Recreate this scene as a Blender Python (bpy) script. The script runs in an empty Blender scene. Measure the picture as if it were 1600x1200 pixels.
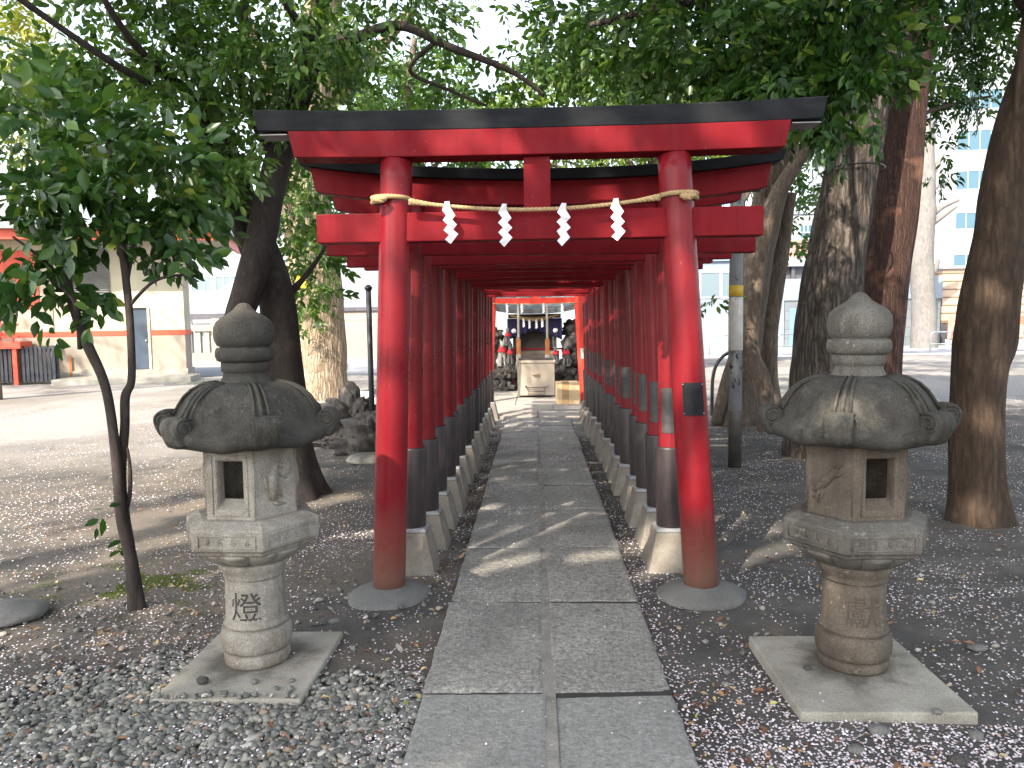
import bpy, bmesh, math, random
import numpy as np
from mathutils import Vector, Matrix, noise
random.seed(7)
RNG = np.random.default_rng(11)
PI = math.pi
scene = bpy.context.scene
COL = scene.collection

# ------------------------------------------------------------------ camera
EYE = 1.55
_ps, _ph, _ro = math.radians(1.81), math.radians(4.5), math.radians(0.88)
CF = Vector((-math.sin(_ps)*math.cos(_ph), math.cos(_ps)*math.cos(_ph), -math.sin(_ph)))
_R0 = Vector((math.cos(_ps), math.sin(_ps), 0)); _U0 = _R0.cross(CF)
CR = _R0*math.cos(_ro) - _U0*math.sin(_ro)
CU = _U0*math.cos(_ro) + _R0*math.sin(_ro)
cam = bpy.data.objects.new('camera', bpy.data.cameras.new('camera'))
COL.objects.link(cam)
mw = Matrix((CR, CU, -CF)).transposed().to_4x4(); mw.translation = (0, 0, EYE)
cam.matrix_world = mw
cam.data.lens = 27; cam.data.sensor_width = 36; cam.data.clip_end = 2000; cam.data.clip_start = .05
scene.camera = cam

def ray(u, v):
    return CF + CR*((u-800)/1200) + CU*((600-v)/1200)
def G(u, v, z=0.0):                      # ground point seen at a photo position
    d = ray(u, v); t = (z-EYE)/d.z
    return Vector((d.x*t, d.y*t, z))
def P(u, v, y):                          # point at distance y seen at a photo position
    d = ray(u, v); t = y/d.y
    return Vector((d.x*t, y, EYE + d.z*t))

# ------------------------------------------------------------------ tagging
def tag(o, label=None, cat=None, group=None, kind=None):
    if label: o['label'] = label
    if cat: o['category'] = cat
    if group: o['group'] = group
    if kind: o['kind'] = kind
    return o
def thing(name, label, cat, loc=(0, 0, 0), rz=0.0, group=None):
    o = bpy.data.objects.new(name, None); COL.objects.link(o)
    o.empty_display_size = .2
    o.location = loc; o.rotation_euler = (0, 0, rz)
    return tag(o, label, cat, group)
def copy_tree(o, parent=None):
    c = o.copy(); COL.objects.link(c)
    if parent: c.parent = parent
    for ch in list(o.children): copy_tree(ch, c)
    return c

# ------------------------------------------------------------------ mesh builder
def frame_of(d):
    d = d.normalized(); a = Vector((0, 0, 1)) if abs(d.z) < .9 else Vector((1, 0, 0))
    x = a.cross(d).normalized(); return x, d.cross(x)
class MB:
    def __init__(s): s.v = []; s.f = []; s.sm = []
    def add(s, vs, fs, smooth=False):
        o = len(s.v); s.v += [tuple(p) for p in vs]
        for f in fs: s.f.append(tuple(i+o for i in f)); s.sm.append(smooth)
        return s
    def box(s, c, size, rot=None):
        hx, hy, hz = [k/2 for k in size]; c = Vector(c)
        vs = [Vector((x, y, z)) for x in (-hx, hx) for y in (-hy, hy) for z in (-hz, hz)]
        if rot is not None: vs = [rot @ p for p in vs]
        return s.add([c+p for p in vs], [(0,1,3,2),(4,6,7,5),(0,4,5,1),(2,3,7,6),(0,2,6,4),(1,5,7,3)])
    def span(s, a, b):
        a = Vector(a); b = Vector(b); return s.box((a+b)/2, [abs(k) for k in (b-a)])
    def tube(s, pts, rad, n=12, caps=True, smooth=True, disp=None):
        pts = [Vector(p) for p in pts]
        if not hasattr(rad, '__len__'): rad = [rad]*len(pts)
        x = None; rings = []; vs = []
        for i, p in enumerate(pts):
            d = (pts[min(i+1, len(pts)-1)] - pts[max(i-1, 0)])
            if d.length < 1e-9: d = Vector((0, 0, 1))
            d.normalize()
            if x is None: x, y = frame_of(d)
            else:
                x = (x - d*x.dot(d))
                if x.length < 1e-6: x, y = frame_of(d)
                x.normalize(); y = d.cross(x)
            for k in range(n):
                a = 2*PI*k/n; r = rad[i]
                q = x*math.cos(a) + y*math.sin(a)
                if disp: r = r*disp(p, q, r, i/(len(pts)-1))
                vs.append(p + q*r)
        fs = []
        m = len(pts)
        for i in range(m-1):
            for k in range(n):
                k2 = (k+1) % n
                fs.append((i*n+k, i*n+k2, (i+1)*n+k2, (i+1)*n+k))
        if caps: fs += [tuple(reversed(range(n))), tuple((m-1)*n+k for k in range(n))]
        return s.add(vs, fs, smooth)
    def lathe(s, prof, n=32, c=(0, 0, 0), fn=None, smooth=True, caps=True, rot0=0.0):
        vs = []
        for j, (r, z) in enumerate(prof):
            for k in range(n):
                a = 2*PI*k/n + rot0
                rr, zz = (r, z) if fn is None else fn(a-rot0, r, z, j)
                vs.append((c[0]+rr*math.cos(a), c[1]+rr*math.sin(a), c[2]+zz))
        fs = []
        m = len(prof)
        for j in range(m-1):
            for k in range(n):
                k2 = (k+1) % n; fs.append((j*n+k, j*n+k2, (j+1)*n+k2, (j+1)*n+k))
        if caps: fs += [tuple(reversed(range(n))), tuple((m-1)*n+k for k in range(n))]
        return s.add(vs, fs, smooth)
    def prism(s, poly, t, org, ex, ey):   # polygon in plane (ex,ey), extruded +-t/2 along the normal
        org = Vector(org); ex = Vector(ex); ey = Vector(ey); ez = ex.cross(ey).normalized()
        n = len(poly); vs = []
        for sgn in (-.5, .5):
            vs += [org + ex*p[0] + ey*p[1] + ez*(t*sgn) for p in poly]
        fs = [tuple(reversed(range(n))), tuple(range(n, 2*n))]
        fs += [(k, (k+1) % n, n+(k+1) % n, n+k) for k in range(n)]
        return s.add(vs, fs)
    def sweep(s, xs, secfn):              # cross-sections along x, secfn(x)-> [(y,z)...]
        vs = []; n = None
        for x in xs:
            sec = secfn(x); n = len(sec)
            vs += [((x if len(q) == 2 else q[2]), q[0], q[1]) for q in sec]
        fs = []
        for i in range(len(xs)-1):
            for k in range(n):
                k2 = (k+1) % n; fs.append((i*n+k, (i+1)*n+k, (i+1)*n+k2, i*n+k2))
        fs += [tuple(range(n)), tuple(reversed([(len(xs)-1)*n+k for k in range(n)]))]
        return s.add(vs, fs)
    def build(s, name, m, parent=None, origin=None, bevel=0, seg=2, fixn=True):
        me = bpy.data.meshes.new(name)
        o = Vector(origin) if origin is not None else Vector((0, 0, 0))
        me.from_pydata([tuple(Vector(p)-o) for p in s.v], [], s.f)
        me.polygons.foreach_set('use_smooth', s.sm)
        if fixn:
            bm = bmesh.new(); bm.from_mesh(me); bmesh.ops.recalc_face_normals(bm, faces=bm.faces); bm.to_mesh(me); bm.free()
        me.materials.append(m); me.update()
        ob = bpy.data.objects.new(name, me); COL.objects.link(ob)
        if parent is not None: ob.parent = parent
        elif origin is not None: ob.location = o
        if bevel:
            b = ob.modifiers.new('bevel', 'BEVEL'); b.width = bevel; b.segments = seg; b.limit_method = 'ANGLE'; b.angle_limit = math.radians(40)
            b.harden_normals = False
        return ob

def fast_mesh(name, V, F, m, parent=None, var=None, smooth=False, origin=None):
    """V (N,3) float, F (M,k) int, one polygon size; var (N,) per-vertex random value"""
    if origin is not None: V = V - np.array(origin)[None, :]
    me = bpy.data.meshes.new(name); M, k = F.shape
    me.vertices.add(len(V)); me.vertices.foreach_set('co', np.ascontiguousarray(V, dtype=np.float32).ravel())
    me.loops.add(M*k); me.loops.foreach_set('vertex_index', np.ascontiguousarray(F, dtype=np.int32).ravel())
    me.polygons.add(M); me.polygons.foreach_set('loop_start', np.arange(0, M*k, k, dtype=np.int32))
    me.update(calc_edges=True)
    if smooth: me.polygons.foreach_set('use_smooth', np.ones(M, dtype=bool))
    if var is not None:
        a = me.attributes.new('var', 'FLOAT', 'POINT'); a.data.foreach_set('value', var.astype(np.float32))
    me.materials.append(m); me.validate()
    ob = bpy.data.objects.new(name, me); COL.objects.link(ob)
    if parent is not None: ob.parent = parent
    elif origin is not None: ob.location = origin
    return ob

def norm(a): return a/np.maximum(np.linalg.norm(a, axis=1, keepdims=True), 1e-9)
def instance(base_v, base_f, pos, X, Y, Z, sx, sy, sz):
    """copies of a little mesh at pos with axes X,Y,Z (n,3) and sizes (n,)"""
    bv = np.array(base_v, float); bf = np.array(base_f, int); n = len(pos); k = len(bv)
    V = pos[:, None, :] + bv[None, :, 0, None]*(X*sx[:, None])[:, None, :] + bv[None, :, 1, None]*(Y*sy[:, None])[:, None, :] + bv[None, :, 2, None]*(Z*sz[:, None])[:, None, :]
    F = bf[None, :, :] + (np.arange(n)*k)[:, None, None]
    return V.reshape(-1, 3), F.reshape(-1, bf.shape[1])

# ------------------------------------------------------------------ materials
class NT:
    def __init__(s, name, disp=False):
        s.m = bpy.data.materials.new(name); s.m.use_nodes = True; s.t = s.m.node_tree
        s.t.nodes.clear(); s.out = s.n('ShaderNodeOutputMaterial'); s.b = s.n('ShaderNodeBsdfPrincipled')
        s.l(s.b.outputs[0], s.out.inputs[0]); s.tc = s.n('ShaderNodeTexCoord')
    def n(s, ty, **kw):
        q = s.t.nodes.new(ty)
        for k, v in kw.items(): setattr(q, k, v)
        return q
    def l(s, a, b): s.t.links.new(a, b)
    def mapping(s, scale=(1, 1, 1), src=None, loc=(0, 0, 0)):
        q = s.n('ShaderNodeMapping'); q.inputs['Scale'].default_value = scale; q.inputs['Location'].default_value = loc
        s.l(src or s.tc.outputs['Object'], q.inputs[0]); return q.outputs[0]
    def noise(s, scale=5, detail=6, rough=.55, vec=None, dist=0):
        q = s.n('ShaderNodeTexNoise'); q.inputs['Scale'].default_value = scale; q.inputs['Detail'].default_value = detail
        q.inputs['Roughness'].default_value = rough; q.inputs['Distortion'].default_value = dist
        s.l(vec or s.tc.outputs['Object'], q.inputs['Vector']); return q.outputs['Fac']
    def voro(s, scale=20, feature='F1', vec=None, out='Distance', rnd=1):
        q = s.n('ShaderNodeTexVoronoi', feature=feature); q.inputs['Scale'].default_value = scale
        q.inputs['Randomness'].default_value = rnd
        s.l(vec or s.tc.outputs['Object'], q.inputs['Vector']); return q.outputs[out]
    def ramp(s, fac, stops, interp='LINEAR'):
        q = s.n('ShaderNodeValToRGB'); q.color_ramp.interpolation = interp
        e = q.color_ramp.elements
        while len(e) < len(stops): e.new(.5)
        for el, (p, c) in zip(e, stops):
            el.position = p; el.color = (c, c, c, 1) if not hasattr(c, '__len__') else (*c, 1)
        s.l(fac, q.inputs[0]); return q.outputs[0]
    def mix(s, fac, a, b, mode='MIX'):
        q = s.n('ShaderNodeMix', data_type='RGBA', blend_type=mode)
        for sock, val in ((q.inputs[0], fac), (q.inputs[6], a), (q.inputs[7], b)):
            if hasattr(val, 'is_output') or isinstance(val, bpy.types.NodeSocket): s.l(val, sock)
            elif hasattr(val, '__len__'): sock.default_value = (*val, 1)
            else: sock.default_value = val
        return q.outputs[2]
    def math(s, op, a, b=0.0, clamp=False):
        q = s.n('ShaderNodeMath', operation=op, use_clamp=clamp)
        for sock, val in ((q.inputs[0], a), (q.inputs[1], b)):
            if isinstance(val, bpy.types.NodeSocket): s.l(val, sock)
            else: sock.default_value = val
        return q.outputs[0]
    def xyz(s, src=None):
        q = s.n('ShaderNodeSeparateXYZ'); s.l(src or s.tc.outputs['Object'], q.inputs[0]); return q.outputs
    def bump(s, h, strength=.5, dist=.01, prev=None):
        q = s.n('ShaderNodeBump'); q.inputs['Strength'].default_value = strength; q.inputs['Distance'].default_value = dist
        s.l(h, q.inputs['Height'])
        if prev is not None: s.l(prev, q.inputs['Normal'])
        s.l(q.outputs[0], s.b.inputs['Normal']); return q.outputs[0]
    def color(s, c):
        if isinstance(c, bpy.types.NodeSocket): s.l(c, s.b.inputs['Base Color'])
        else: s.b.inputs['Base Color'].default_value = (*c, 1)
        return s
    def set(s, rough=.6, metal=0, spec=.5):
        if isinstance(rough, bpy.types.NodeSocket): s.l(rough, s.b.inputs['Roughness'])
        else: s.b.inputs['Roughness'].default_value = rough
        s.b.inputs['Metallic'].default_value = metal; s.b.inputs['Specular IOR Level'].default_value = spec
        return s
    def attr(s, name='var'):
        q = s.n('ShaderNodeAttribute', attribute_name=name); return q.outputs['Fac']
    def orand(s):
        return s.n('ShaderNodeObjectInfo').outputs['Random']

def simple(name, c1, c2=None, scale=6, rough=.6, bump=0, bscale=60, bdist=.004, metal=0, spec=.5, lo=.35, hi=.65):
    t = NT(name)
    if c2 is None: c2 = tuple(k*.8 for k in c1)
    t.color(t.ramp(t.noise(scale, 6), [(lo, c1), (hi, c2)])).set(rough, metal, spec)
    if bump: t.bump(t.noise(bscale, 5), bump, bdist)
    return t.m

MT = {}
def red_paint(name, c, dirty=False, rough=.3, spec=.22, vary=False):
    t = NT(name)
    n1 = t.noise(3.2, 5)
    c1 = t.ramp(n1, [(.3, tuple(k*.82 for k in c)), (.7, tuple(min(1, k*1.12) for k in c))])
    # chips and scuffs of old paint
    v = t.mapping((60, 60, 18)); sp = t.ramp(t.noise(1, 4, .6, v), [(.70, 0.0), (.73, 1.0)])
    c2 = t.mix(t.math('MULTIPLY', sp, .5), c1, (.30, .14, .12))
    vs = t.mapping((22, 22, 1.2)); st = t.ramp(t.noise(1, 5, .6, vs), [(.5, 0.0), (.75, .45)])
    c3 = t.mix(st, c2, tuple(k*.45 for k in c))
    if dirty:
        z = t.xyz()[2]
        h = t.math('ADD', z, t.math('MULTIPLY', t.math('SUBTRACT', t.noise(5, 6, .65, t.mapping((1, 1, .35))), .5), .5))
        f = t.ramp(h, [(.12, .85), (.52, 0.0)])
        c3 = t.mix(f, c3, (.115, .07, .05))
    if vary:
        rnd = t.n('ShaderNodeObjectInfo').outputs['Random']
        c3 = t.mix(1.0, c3, t.ramp(rnd, [(0, (.72, .7, .75)), (.35, (1.0, 1.0, 1.0)), (.7, (1.12, 1.5, 1.3)), (1, (.88, .8, .8))]), 'MULTIPLY')
        fade = t.ramp(t.noise(1, 5, .6, t.mapping((7, 7, .9), None, (2.3, .4, 1))), [(.52, 0.0), (.74, .5)])
        c3 = t.mix(fade, c3, (.26, .045, .04))
    t.color(c3); t.set(t.ramp(t.noise(9, 4), [(.3, rough*.8), (.7, rough*1.5)]), 0, spec)
    hb = t.mix(.6, t.noise(1, 4, .6, t.mapping((30, 30, 3))), t.noise(130, 3))
    t.bump(hb, .12, .006)
    return t.m
MT['red'] = red_paint("red_paint", (.175, .009, .014), True)
MT['red_tunnel'] = red_paint('tunnel_red_paint', (.165, .0075, .012), False, .33, .25, True)
MT['red_beam'] = red_paint('red_beam_paint', (.168, .008, .0125), False, .5, .1)
MT['vermilion'] = red_paint('vermilion_paint', (.62, .055, .035), False, .4)
MT['orange_red'] = simple('orange_red_trim', (.62, .085, .04), (.52, .06, .03), 3, .5)

t = NT('black_beam'); t.color(t.ramp(t.noise(5, 6, .6, t.mapping((1, 4, 4))), [(.3, (.006, .007, .009)), (.75, (.016, .018, .021))])).set(.7, 0, .2); t.bump(t.noise(1, 4, .6, t.mapping((4, 60, 60))), .25, .005); MT['black'] = t.m
MT['beam_under'] = simple('lit_underside_and_rail_grey', (.30, .30, .31), (.2, .2, .2), 6, .7, .3)  # pale grey of the lit cap underside put into the colour; fence rail too
t = NT('sleeve_dark'); n = t.noise(1, 5, .6, t.mapping((14, 14, 4))); t.color(t.ramp(n, [(.3, (.016, .012, .013)), (.6, (.032, .023, .023)), (.8, (.10, .058, .046))])).set(.42); t.bump(t.noise(70, 3), .1, .003); MT['sleeve'] = t.m
def concrete(name, a, b, c, sc=4):
    t = NT(name); n = t.noise(sc, 8, .62); k = t.ramp(n, [(.28, a), (.55, b), (.78, c)])
    sp = t.ramp(t.noise(170, 2), [(.35, .72), (.6, 1.0)])
    k = t.mix(1.0, k, sp, 'MULTIPLY'); t.color(k).set(.85, 0, .3)
    hb = t.mix(.5, t.noise(sc*5, 6, .6), t.noise(140, 3)); t.bump(hb, .45, .012); return t.m
MT['concrete'] = concrete('old_concrete', (.10, .087, .07), (.19, .17, .14), (.27, .25, .21))
MT['cap_concrete'] = concrete('grey_mortar', (.17, .175, .175), (.26, .265, .265), (.34, .345, .345))
MT['mound'] = concrete('mortar_mound', (.095, .093, .087), (.145, .142, .132), (.19, .185, .17))
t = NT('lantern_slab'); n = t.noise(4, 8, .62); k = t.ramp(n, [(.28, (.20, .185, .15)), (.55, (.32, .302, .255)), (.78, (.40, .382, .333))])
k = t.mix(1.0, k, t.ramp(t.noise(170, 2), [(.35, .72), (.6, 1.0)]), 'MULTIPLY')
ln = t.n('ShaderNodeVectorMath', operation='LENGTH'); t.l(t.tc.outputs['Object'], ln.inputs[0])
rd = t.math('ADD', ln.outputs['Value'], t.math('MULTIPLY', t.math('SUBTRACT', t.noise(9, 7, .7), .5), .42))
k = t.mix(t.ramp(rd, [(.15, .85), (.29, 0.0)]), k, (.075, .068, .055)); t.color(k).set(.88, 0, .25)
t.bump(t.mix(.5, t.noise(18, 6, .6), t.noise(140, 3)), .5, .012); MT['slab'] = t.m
def granite(name, a, b, stain, stain_at=(.5, .7), speck=.5, bump=.6):
    t = NT(name); n = t.noise(7, 8, .65)
    k = t.ramp(n, [(.25, a), (.7, b)])
    sp = t.ramp(t.noise(260, 2, .5), [(.32, 1-speck), (.55, 1.0), (.72, 1.0+speck*.3)])
    k = t.mix(1.0, k, sp, 'MULTIPLY')
    st = t.ramp(t.noise(3.3, 7, .68, t.mapping((1, 1, .7), None, (3.1, 1.7, .3))), [(stain_at[0], 0.0), (stain_at[1], .85)])
    k = t.mix(st, k, stain)
    sk = t.ramp(t.noise(1, 5, .6, t.mapping((16, 16, 1.6))), [(.50, 0.0), (.70, .55)])
    k = t.mix(sk, k, tuple(q*.5 for q in a))
    li = t.math('MULTIPLY', t.ramp(t.noise(34, 6, .75), [(.58, 0.0), (.66, .7)]), t.ramp(t.noise(4.5, 5, .6, t.mapping((1, 1, 1), None, (9, 2, 4))), [(.45, 0.0), (.6, 1.0)]))
    k = t.mix(li, k, tuple(min(.5, q*1.9) for q in b))
    t.color(k).set(.88, 0, .25)
    hb = t.mix(.45, t.noise(28, 8, .7), t.noise(190, 4, .6)); t.bump(hb, bump, .014); return t.m
MT['granite_light'] = granite('granite_light', (.22, .20, .165), (.40, .37, .315), (.115, .083, .056), (.48, .68), .55, .9)
MT['granite_mid'] = granite('granite_mid', (.11, .103, .088), (.20, .187, .16), (.06, .052, .043), (.45, .68), .55, .9)
MT['granite_dark'] = granite('granite_dark', (.042, .040, .034), (.082, .078, .066), (.17, .158, .13), (.56, .72), .55, .9)
MT['granite_brown'] = granite('granite_brown', (.10, .082, .062), (.185, .155, .122), (.05, .039, .031), (.45, .70), .55, .9)
MT['carve'] = simple('groove_shade_dirt', (.035, .032, .028), (.055, .05, .042), 20, .95)  # dark tone holds groove shadow as well as dirt
MT['groove_brown'] = simple('brown_groove_shade_dirt', (.06, .048, .036), (.08, .065, .05), 20, .95)  # browner tone, groove shadow and dirt in one colour

# paving
t = NT('paving_stone')
big = t.noise(2.2, 7, .6); fine = t.mix(.45, t.noise(85, 6, .75), t.noise(34, 7, .7, None, .6))
k = t.ramp(fine, [(.38, (.085, .082, .072)), (.5, (.262, .254, .224)), (.61, (.48, .465, .42))])
k = t.mix(1.0, k, t.ramp(big, [(.3, .62), (.7, 1.08)]), 'MULTIPLY')
k = t.mix(t.math('MULTIPLY', t.attr('var'), .5), k, (.27, .275, .26))
t.color(k).set(.82, 0, .3)
hb = t.mix(.5, t.noise(48, 8, .75, None, .3), t.noise(12, 5, .6)); t.bump(hb, 1.0, .022); MT['paving'] = t.m
MT['joint_soil'] = simple('joint_soil', (.022, .02, .018), (.035, .031, .027), 30, .95)
MT['mortar'] = concrete('joint_mortar', (.15, .142, .122), (.26, .247, .215), (.34, .325, .29), 9)

# ground: dark trodden soil, pale gravel further out to the left and right
t = NT('ground_soil'); xy = t.xyz()
n1 = t.noise(.55, 8, .62); n2 = t.noise(2.6, 8, .65); n3 = t.noise(60, 5, .7); n4 = t.noise(14, 6, .65)
soil = t.ramp(n2, [(.28, (.045, .043, .040)), (.55, (.088, .084, .076)), (.78, (.155, .14, .12))])
litter = t.ramp(n3, [(.35, (.075, .066, .055)), (.6, (.22, .178, .135)), (.75, (.36, .30, .24))])
lm = t.math('MULTIPLY', t.ramp(n1, [(.42, 0.0), (.62, .8)]), t.ramp(xy[0], [(0, 1.0), (.001, 1.0)]))
left = t.math('MULTIPLY', t.math('LESS_THAN', xy[0], -.5), 1.0)
k = t.mix(t.math('MULTIPLY', lm, t.math('ADD', t.math('MULTIPLY', left, .75), .12)), soil, litter)
pale = t.ramp(n3, [(.3, (.11, .105, .10)), (.5, (.24, .23, .215)), (.7, (.38, .37, .345))])
pale = t.mix(t.ramp(t.noise(.35, 7, .68, t.mapping((1, .45, 1), None, (7, 3, 0))), [(.46, 0.0), (.62, .72)]), pale, (.135, .118, .098))
# distance of the pale gravel: beyond about 9 m on the left, 13 m on the right
edge = t.math('ADD', xy[1], t.math('MULTIPLY', t.math('SUBTRACT', n1, .5), 7.0))
edge = t.math('ADD', edge, t.math('MULTIPLY', xy[0], -.28))
pm = t.n('ShaderNodeMapRange'); pm.inputs[1].default_value = 9.0; pm.inputs[2].default_value = 13.0; t.l(edge, pm.inputs[0])
k = t.mix(pm.outputs[0], k, pale)
t.color(k).set(.95, 0, .2); hb = t.mix(.5, n4, n3); t.bump(hb, .7, .03); MT['ground'] = t.m
t = NT('road_asphalt'); k = t.ramp(t.noise(30, 6, .6), [(.3, (.19, .2, .215)), (.7, (.26, .27, .285))]); t.color(k).set(.9, 0, .2); t.bump(t.noise(120, 3), .3, .005); MT['road'] = t.m
MT['white_line'] = simple('white_line', (.7, .7, .68), (.55, .55, .54), 8, .7)
MT['plaza'] = concrete('shrine_paving', (.24, .22, .19), (.33, .30, .265), (.4, .37, .33), 2)

t = NT('pebble'); v = t.attr()
k = t.ramp(v, [(0, (.085, .085, .076)), (.25, (.135, .136, .12)), (.5, (.19, .187, .16)), (.72, (.26, .247, .208)), (.85, (.15, .155, .142)), (.94, (.28, .21, .15)), (.97, (.42, .40, .355))], 'CONSTANT')
k = t.mix(1.0, k, t.ramp(t.noise(45, 5), [(.3, .75), (.7, 1.15)]), 'MULTIPLY'); t.color(k).set(.7, 0, .35); MT['pebble'] = t.m
def leafy(name, stops, trans=.35, rough=.35, spec=.5, tcol=None):
    t = NT(name); v = t.attr(); k = t.ramp(v, stops); t.color(k).set(rough, 0, spec)
    tr = t.n('ShaderNodeBsdfTranslucent'); t.l(t.mix(1.0, k, tcol or (1.25, 1.3, .55), 'MULTIPLY'), tr.inputs[0])
    mx = t.n('ShaderNodeMixShader'); mx.inputs[0].default_value = trans
    t.l(t.b.outputs[0], mx.inputs[1]); t.l(tr.outputs[0], mx.inputs[2]); t.l(mx.outputs[0], t.out.inputs[0]); return t.m
MT['leaf_dark'] = leafy('leaf_evergreen', [(0, (.014, .038, .011)), (.45, (.030, .078, .017)), (.8, (.066, .14, .026)), (1, (.18, .25, .05))], .42, .3, .35)
MT['leaf_mid'] = leafy('leaf_mid_green', [(0, (.035, .085, .018)), (.5, (.07, .15, .03)), (1, (.17, .25, .06))], .42, .34)
MT['leaf_bright'] = leafy('leaf_bright_green', [(0, (.09, .15, .03)), (.5, (.17, .25, .05)), (1, (.34, .38, .09))], .48, .45)
MT['leaf_yellow'] = leafy('leaf_yellow_green', [(0, (.2, .24, .05)), (.5, (.34, .36, .08)), (1, (.5, .46, .14))], .5, .5)
MT['leaf_camellia'] = leafy('leaf_broad_glossy', [(0, (.020, .058, .016)), (.5, (.042, .10, .023)), (.85, (.085, .17, .034)), (1, (.24, .28, .06))], .32, .25, .4)
t = NT('petal'); v = t.attr(); t.color(t.ramp(v, [(0, (.54, .44, .47)), (.3, (.66, .59, .625)), (.75, (.77, .725, .75)), (.93, (.45, .33, .28))])).set(.6, 0, .3); MT['petal'] = t.m
t = NT('dead_leaf'); v = t.attr(); t.color(t.ramp(v, [(0, (.10, .045, .025)), (.4, (.21, .10, .05)), (.7, (.36, .24, .11)), (.93, (.46, .36, .17)), (1, (.26, .33, .05))])).set(.6, 0, .35); MT['litter'] = t.m
MT['moss'] = leafy('moss_green', [(0, (.05, .085, .015)), (1, (.17, .22, .04))], .3, .8, .2)

def bark(name, a, b, c, vs=(14, 14, 2.2), furrow=.8, dist=.03, patch=None, plates=0.0):
    t = NT(name); vec = t.mapping(vs); ns = t.noise(1.2, 7, .65, vec, 1.2)
    wob = t.n('ShaderNodeTexNoise'); wob.inputs['Scale'].default_value = 5; wob.inputs['Detail'].default_value = 4; t.l(t.tc.outputs['Object'], wob.inputs['Vector'])
    va = t.n('ShaderNodeVectorMath', operation='MULTIPLY_ADD'); t.l(wob.outputs['Color'], va.inputs[0]); va.inputs[1].default_value = (.09, .09, .18); t.l(t.tc.outputs['Object'], va.inputs[2])
    vo = t.voro(1.0, 'DISTANCE_TO_EDGE', t.mapping((vs[0]*1.2, vs[1]*1.2, vs[2]*.75), va.outputs[0]))
    h = t.mix(plates, ns, t.ramp(vo, [(0, .12), (.30, .9)]))
    k = t.ramp(h, [(.22, a), (.5, b), (.8, c)])
    if patch:
        k = t.mix(t.ramp(t.noise(1.7, 5, .6), [(.56, 0.0), (.66, .8)]), k, patch)
    t.color(k).set(.92, 0, .2)
    hb = t.mix(.25, h, t.noise(60, 4, .65)); t.bump(hb, furrow, dist); return t.m
MT['bark_dark'] = bark('bark_dark_smooth', (.02, .016, .014), (.042, .034, .03), (.075, .06, .05), (14, 14, 6), .6, .012, (.085, .072, .06))
MT['bark_light'] = bark('bark_light_furrowed', (.10, .075, .05), (.30, .235, .165), (.44, .36, .27), (15, 15, 3), 1.0, .05, None, .45)
MT['bark_furrow'] = bark('bark_grey_furrowed', (.02, .017, .014), (.085, .071, .06), (.19, .16, .132), (15, 15, 2.6), 1.0, .06, None, .42)
MT['bark_red'] = bark('bark_reddish', (.02, .013, .011), (.06, .034, .027), (.135, .08, .06), (34, 34, 1.6), 1.0, .04, (.22, .115, .075), .3)
MT['bark_brown'] = bark('bark_brown_smooth', (.02, .014, .01), (.048, .033, .023), (.09, .063, .043), (16, 16, 3.5), .9, .02, (.026, .02, .015), .25)
MT['bark_pale'] = bark('bark_pale_twisted', (.06, .046, .035), (.125, .098, .076), (.235, .19, .145), (16, 16, 4), 1.0, .03, (.09, .07, .055), .2)
MT['bark_far'] = bark('bark_far_grey', (.10, .095, .09), (.17, .162, .152), (.24, .23, .215), (9, 9, 3), .4, .02)
MT['lava'] = granite('lava_rock', (.035, .033, .032), (.12, .11, .10), (.2, .17, .135), (.5, .75), .5, 1.0)
MT['rope'] = simple('straw_rope', (.42, .30, .15), (.30, .2, .1), 60, .9, .6, 160, .004)
MT['paper'] = simple('white_paper', (.80, .78, .80), (.72, .70, .73), 8, .75)
MT['plaque'] = simple('dark_plaque', (.010, .011, .013), (.02, .02, .022), 14, .6, .15, 60, .004, 0, .15)
MT['plaque_worn'] = simple('worn_grey_plate', (.02, .018, .018), (.055, .05, .049), 12, .6, .2, 60)
t = NT('galvanised_post'); t.color(t.mix(t.ramp(t.noise(11, 7, .7, t.mapping((1, 1, .5))), [(.58, 0.0), (.62, 1.0)]), t.ramp(t.noise(5, 5), [(.3, (.23, .245, .255)), (.7, (.36, .375, .385))]), (.04, .04, .042))).set(.55, .2); MT['post'] = t.m
MT['post_dark'] = simple('post_dark_paint', (.03, .03, .028), (.06, .055, .045), 9, .5)
MT['tape_white'] = simple('weathered_wrap', (.40, .38, .35), (.55, .53, .49), 7, .6, .4, 20, .01)
MT['tape_yellow'] = simple('yellow_tape', (.62, .42, .03), (.5, .33, .02), 9, .5)
MT['yellow'] = simple('yellow_plastic', (.75, .58, .03), (.68, .5, .02), 6, .4)
MT['black_plastic'] = simple('black_plastic', (.015, .015, .016), (.03, .03, .03), 6, .4)
MT['steel_dark'] = simple('dark_steel', (.03, .032, .038), (.05, .052, .06), 5, .45, metal=.4)
MT['rail'] = simple('rail_steel', (.48, .50, .51), (.38, .4, .41), 6, .35, metal=.5)
MT['cream'] = simple('cream_plaster', (.47, .44, .34), (.41, .38, .29), 1.5, .85, .2, 40)
MT['dado'] = simple('grey_dado_plaster', (.34, .29, .235), (.27, .235, .195), 1.2, .9, .3, 50)
MT['door_blue'] = simple('slate_blue_door', (.035, .055, .085), (.05, .07, .10), 3, .45)
MT['louvre'] = simple('grey_louvre', (.20, .205, .20), (.15, .155, .15), 3, .6)
MT['roof_copper'] = simple('grey_green_roof', (.24, .27, .265), (.17, .2, .2), 2, .5, .3, 20)
MT['slat_black'] = simple('black_slat', (.022, .026, .036), (.04, .045, .055), 4, .6)
MT['tamagaki'] = concrete('fence_granite', (.26, .24, .20), (.38, .36, .31), (.46, .44, .39), 3)
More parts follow.
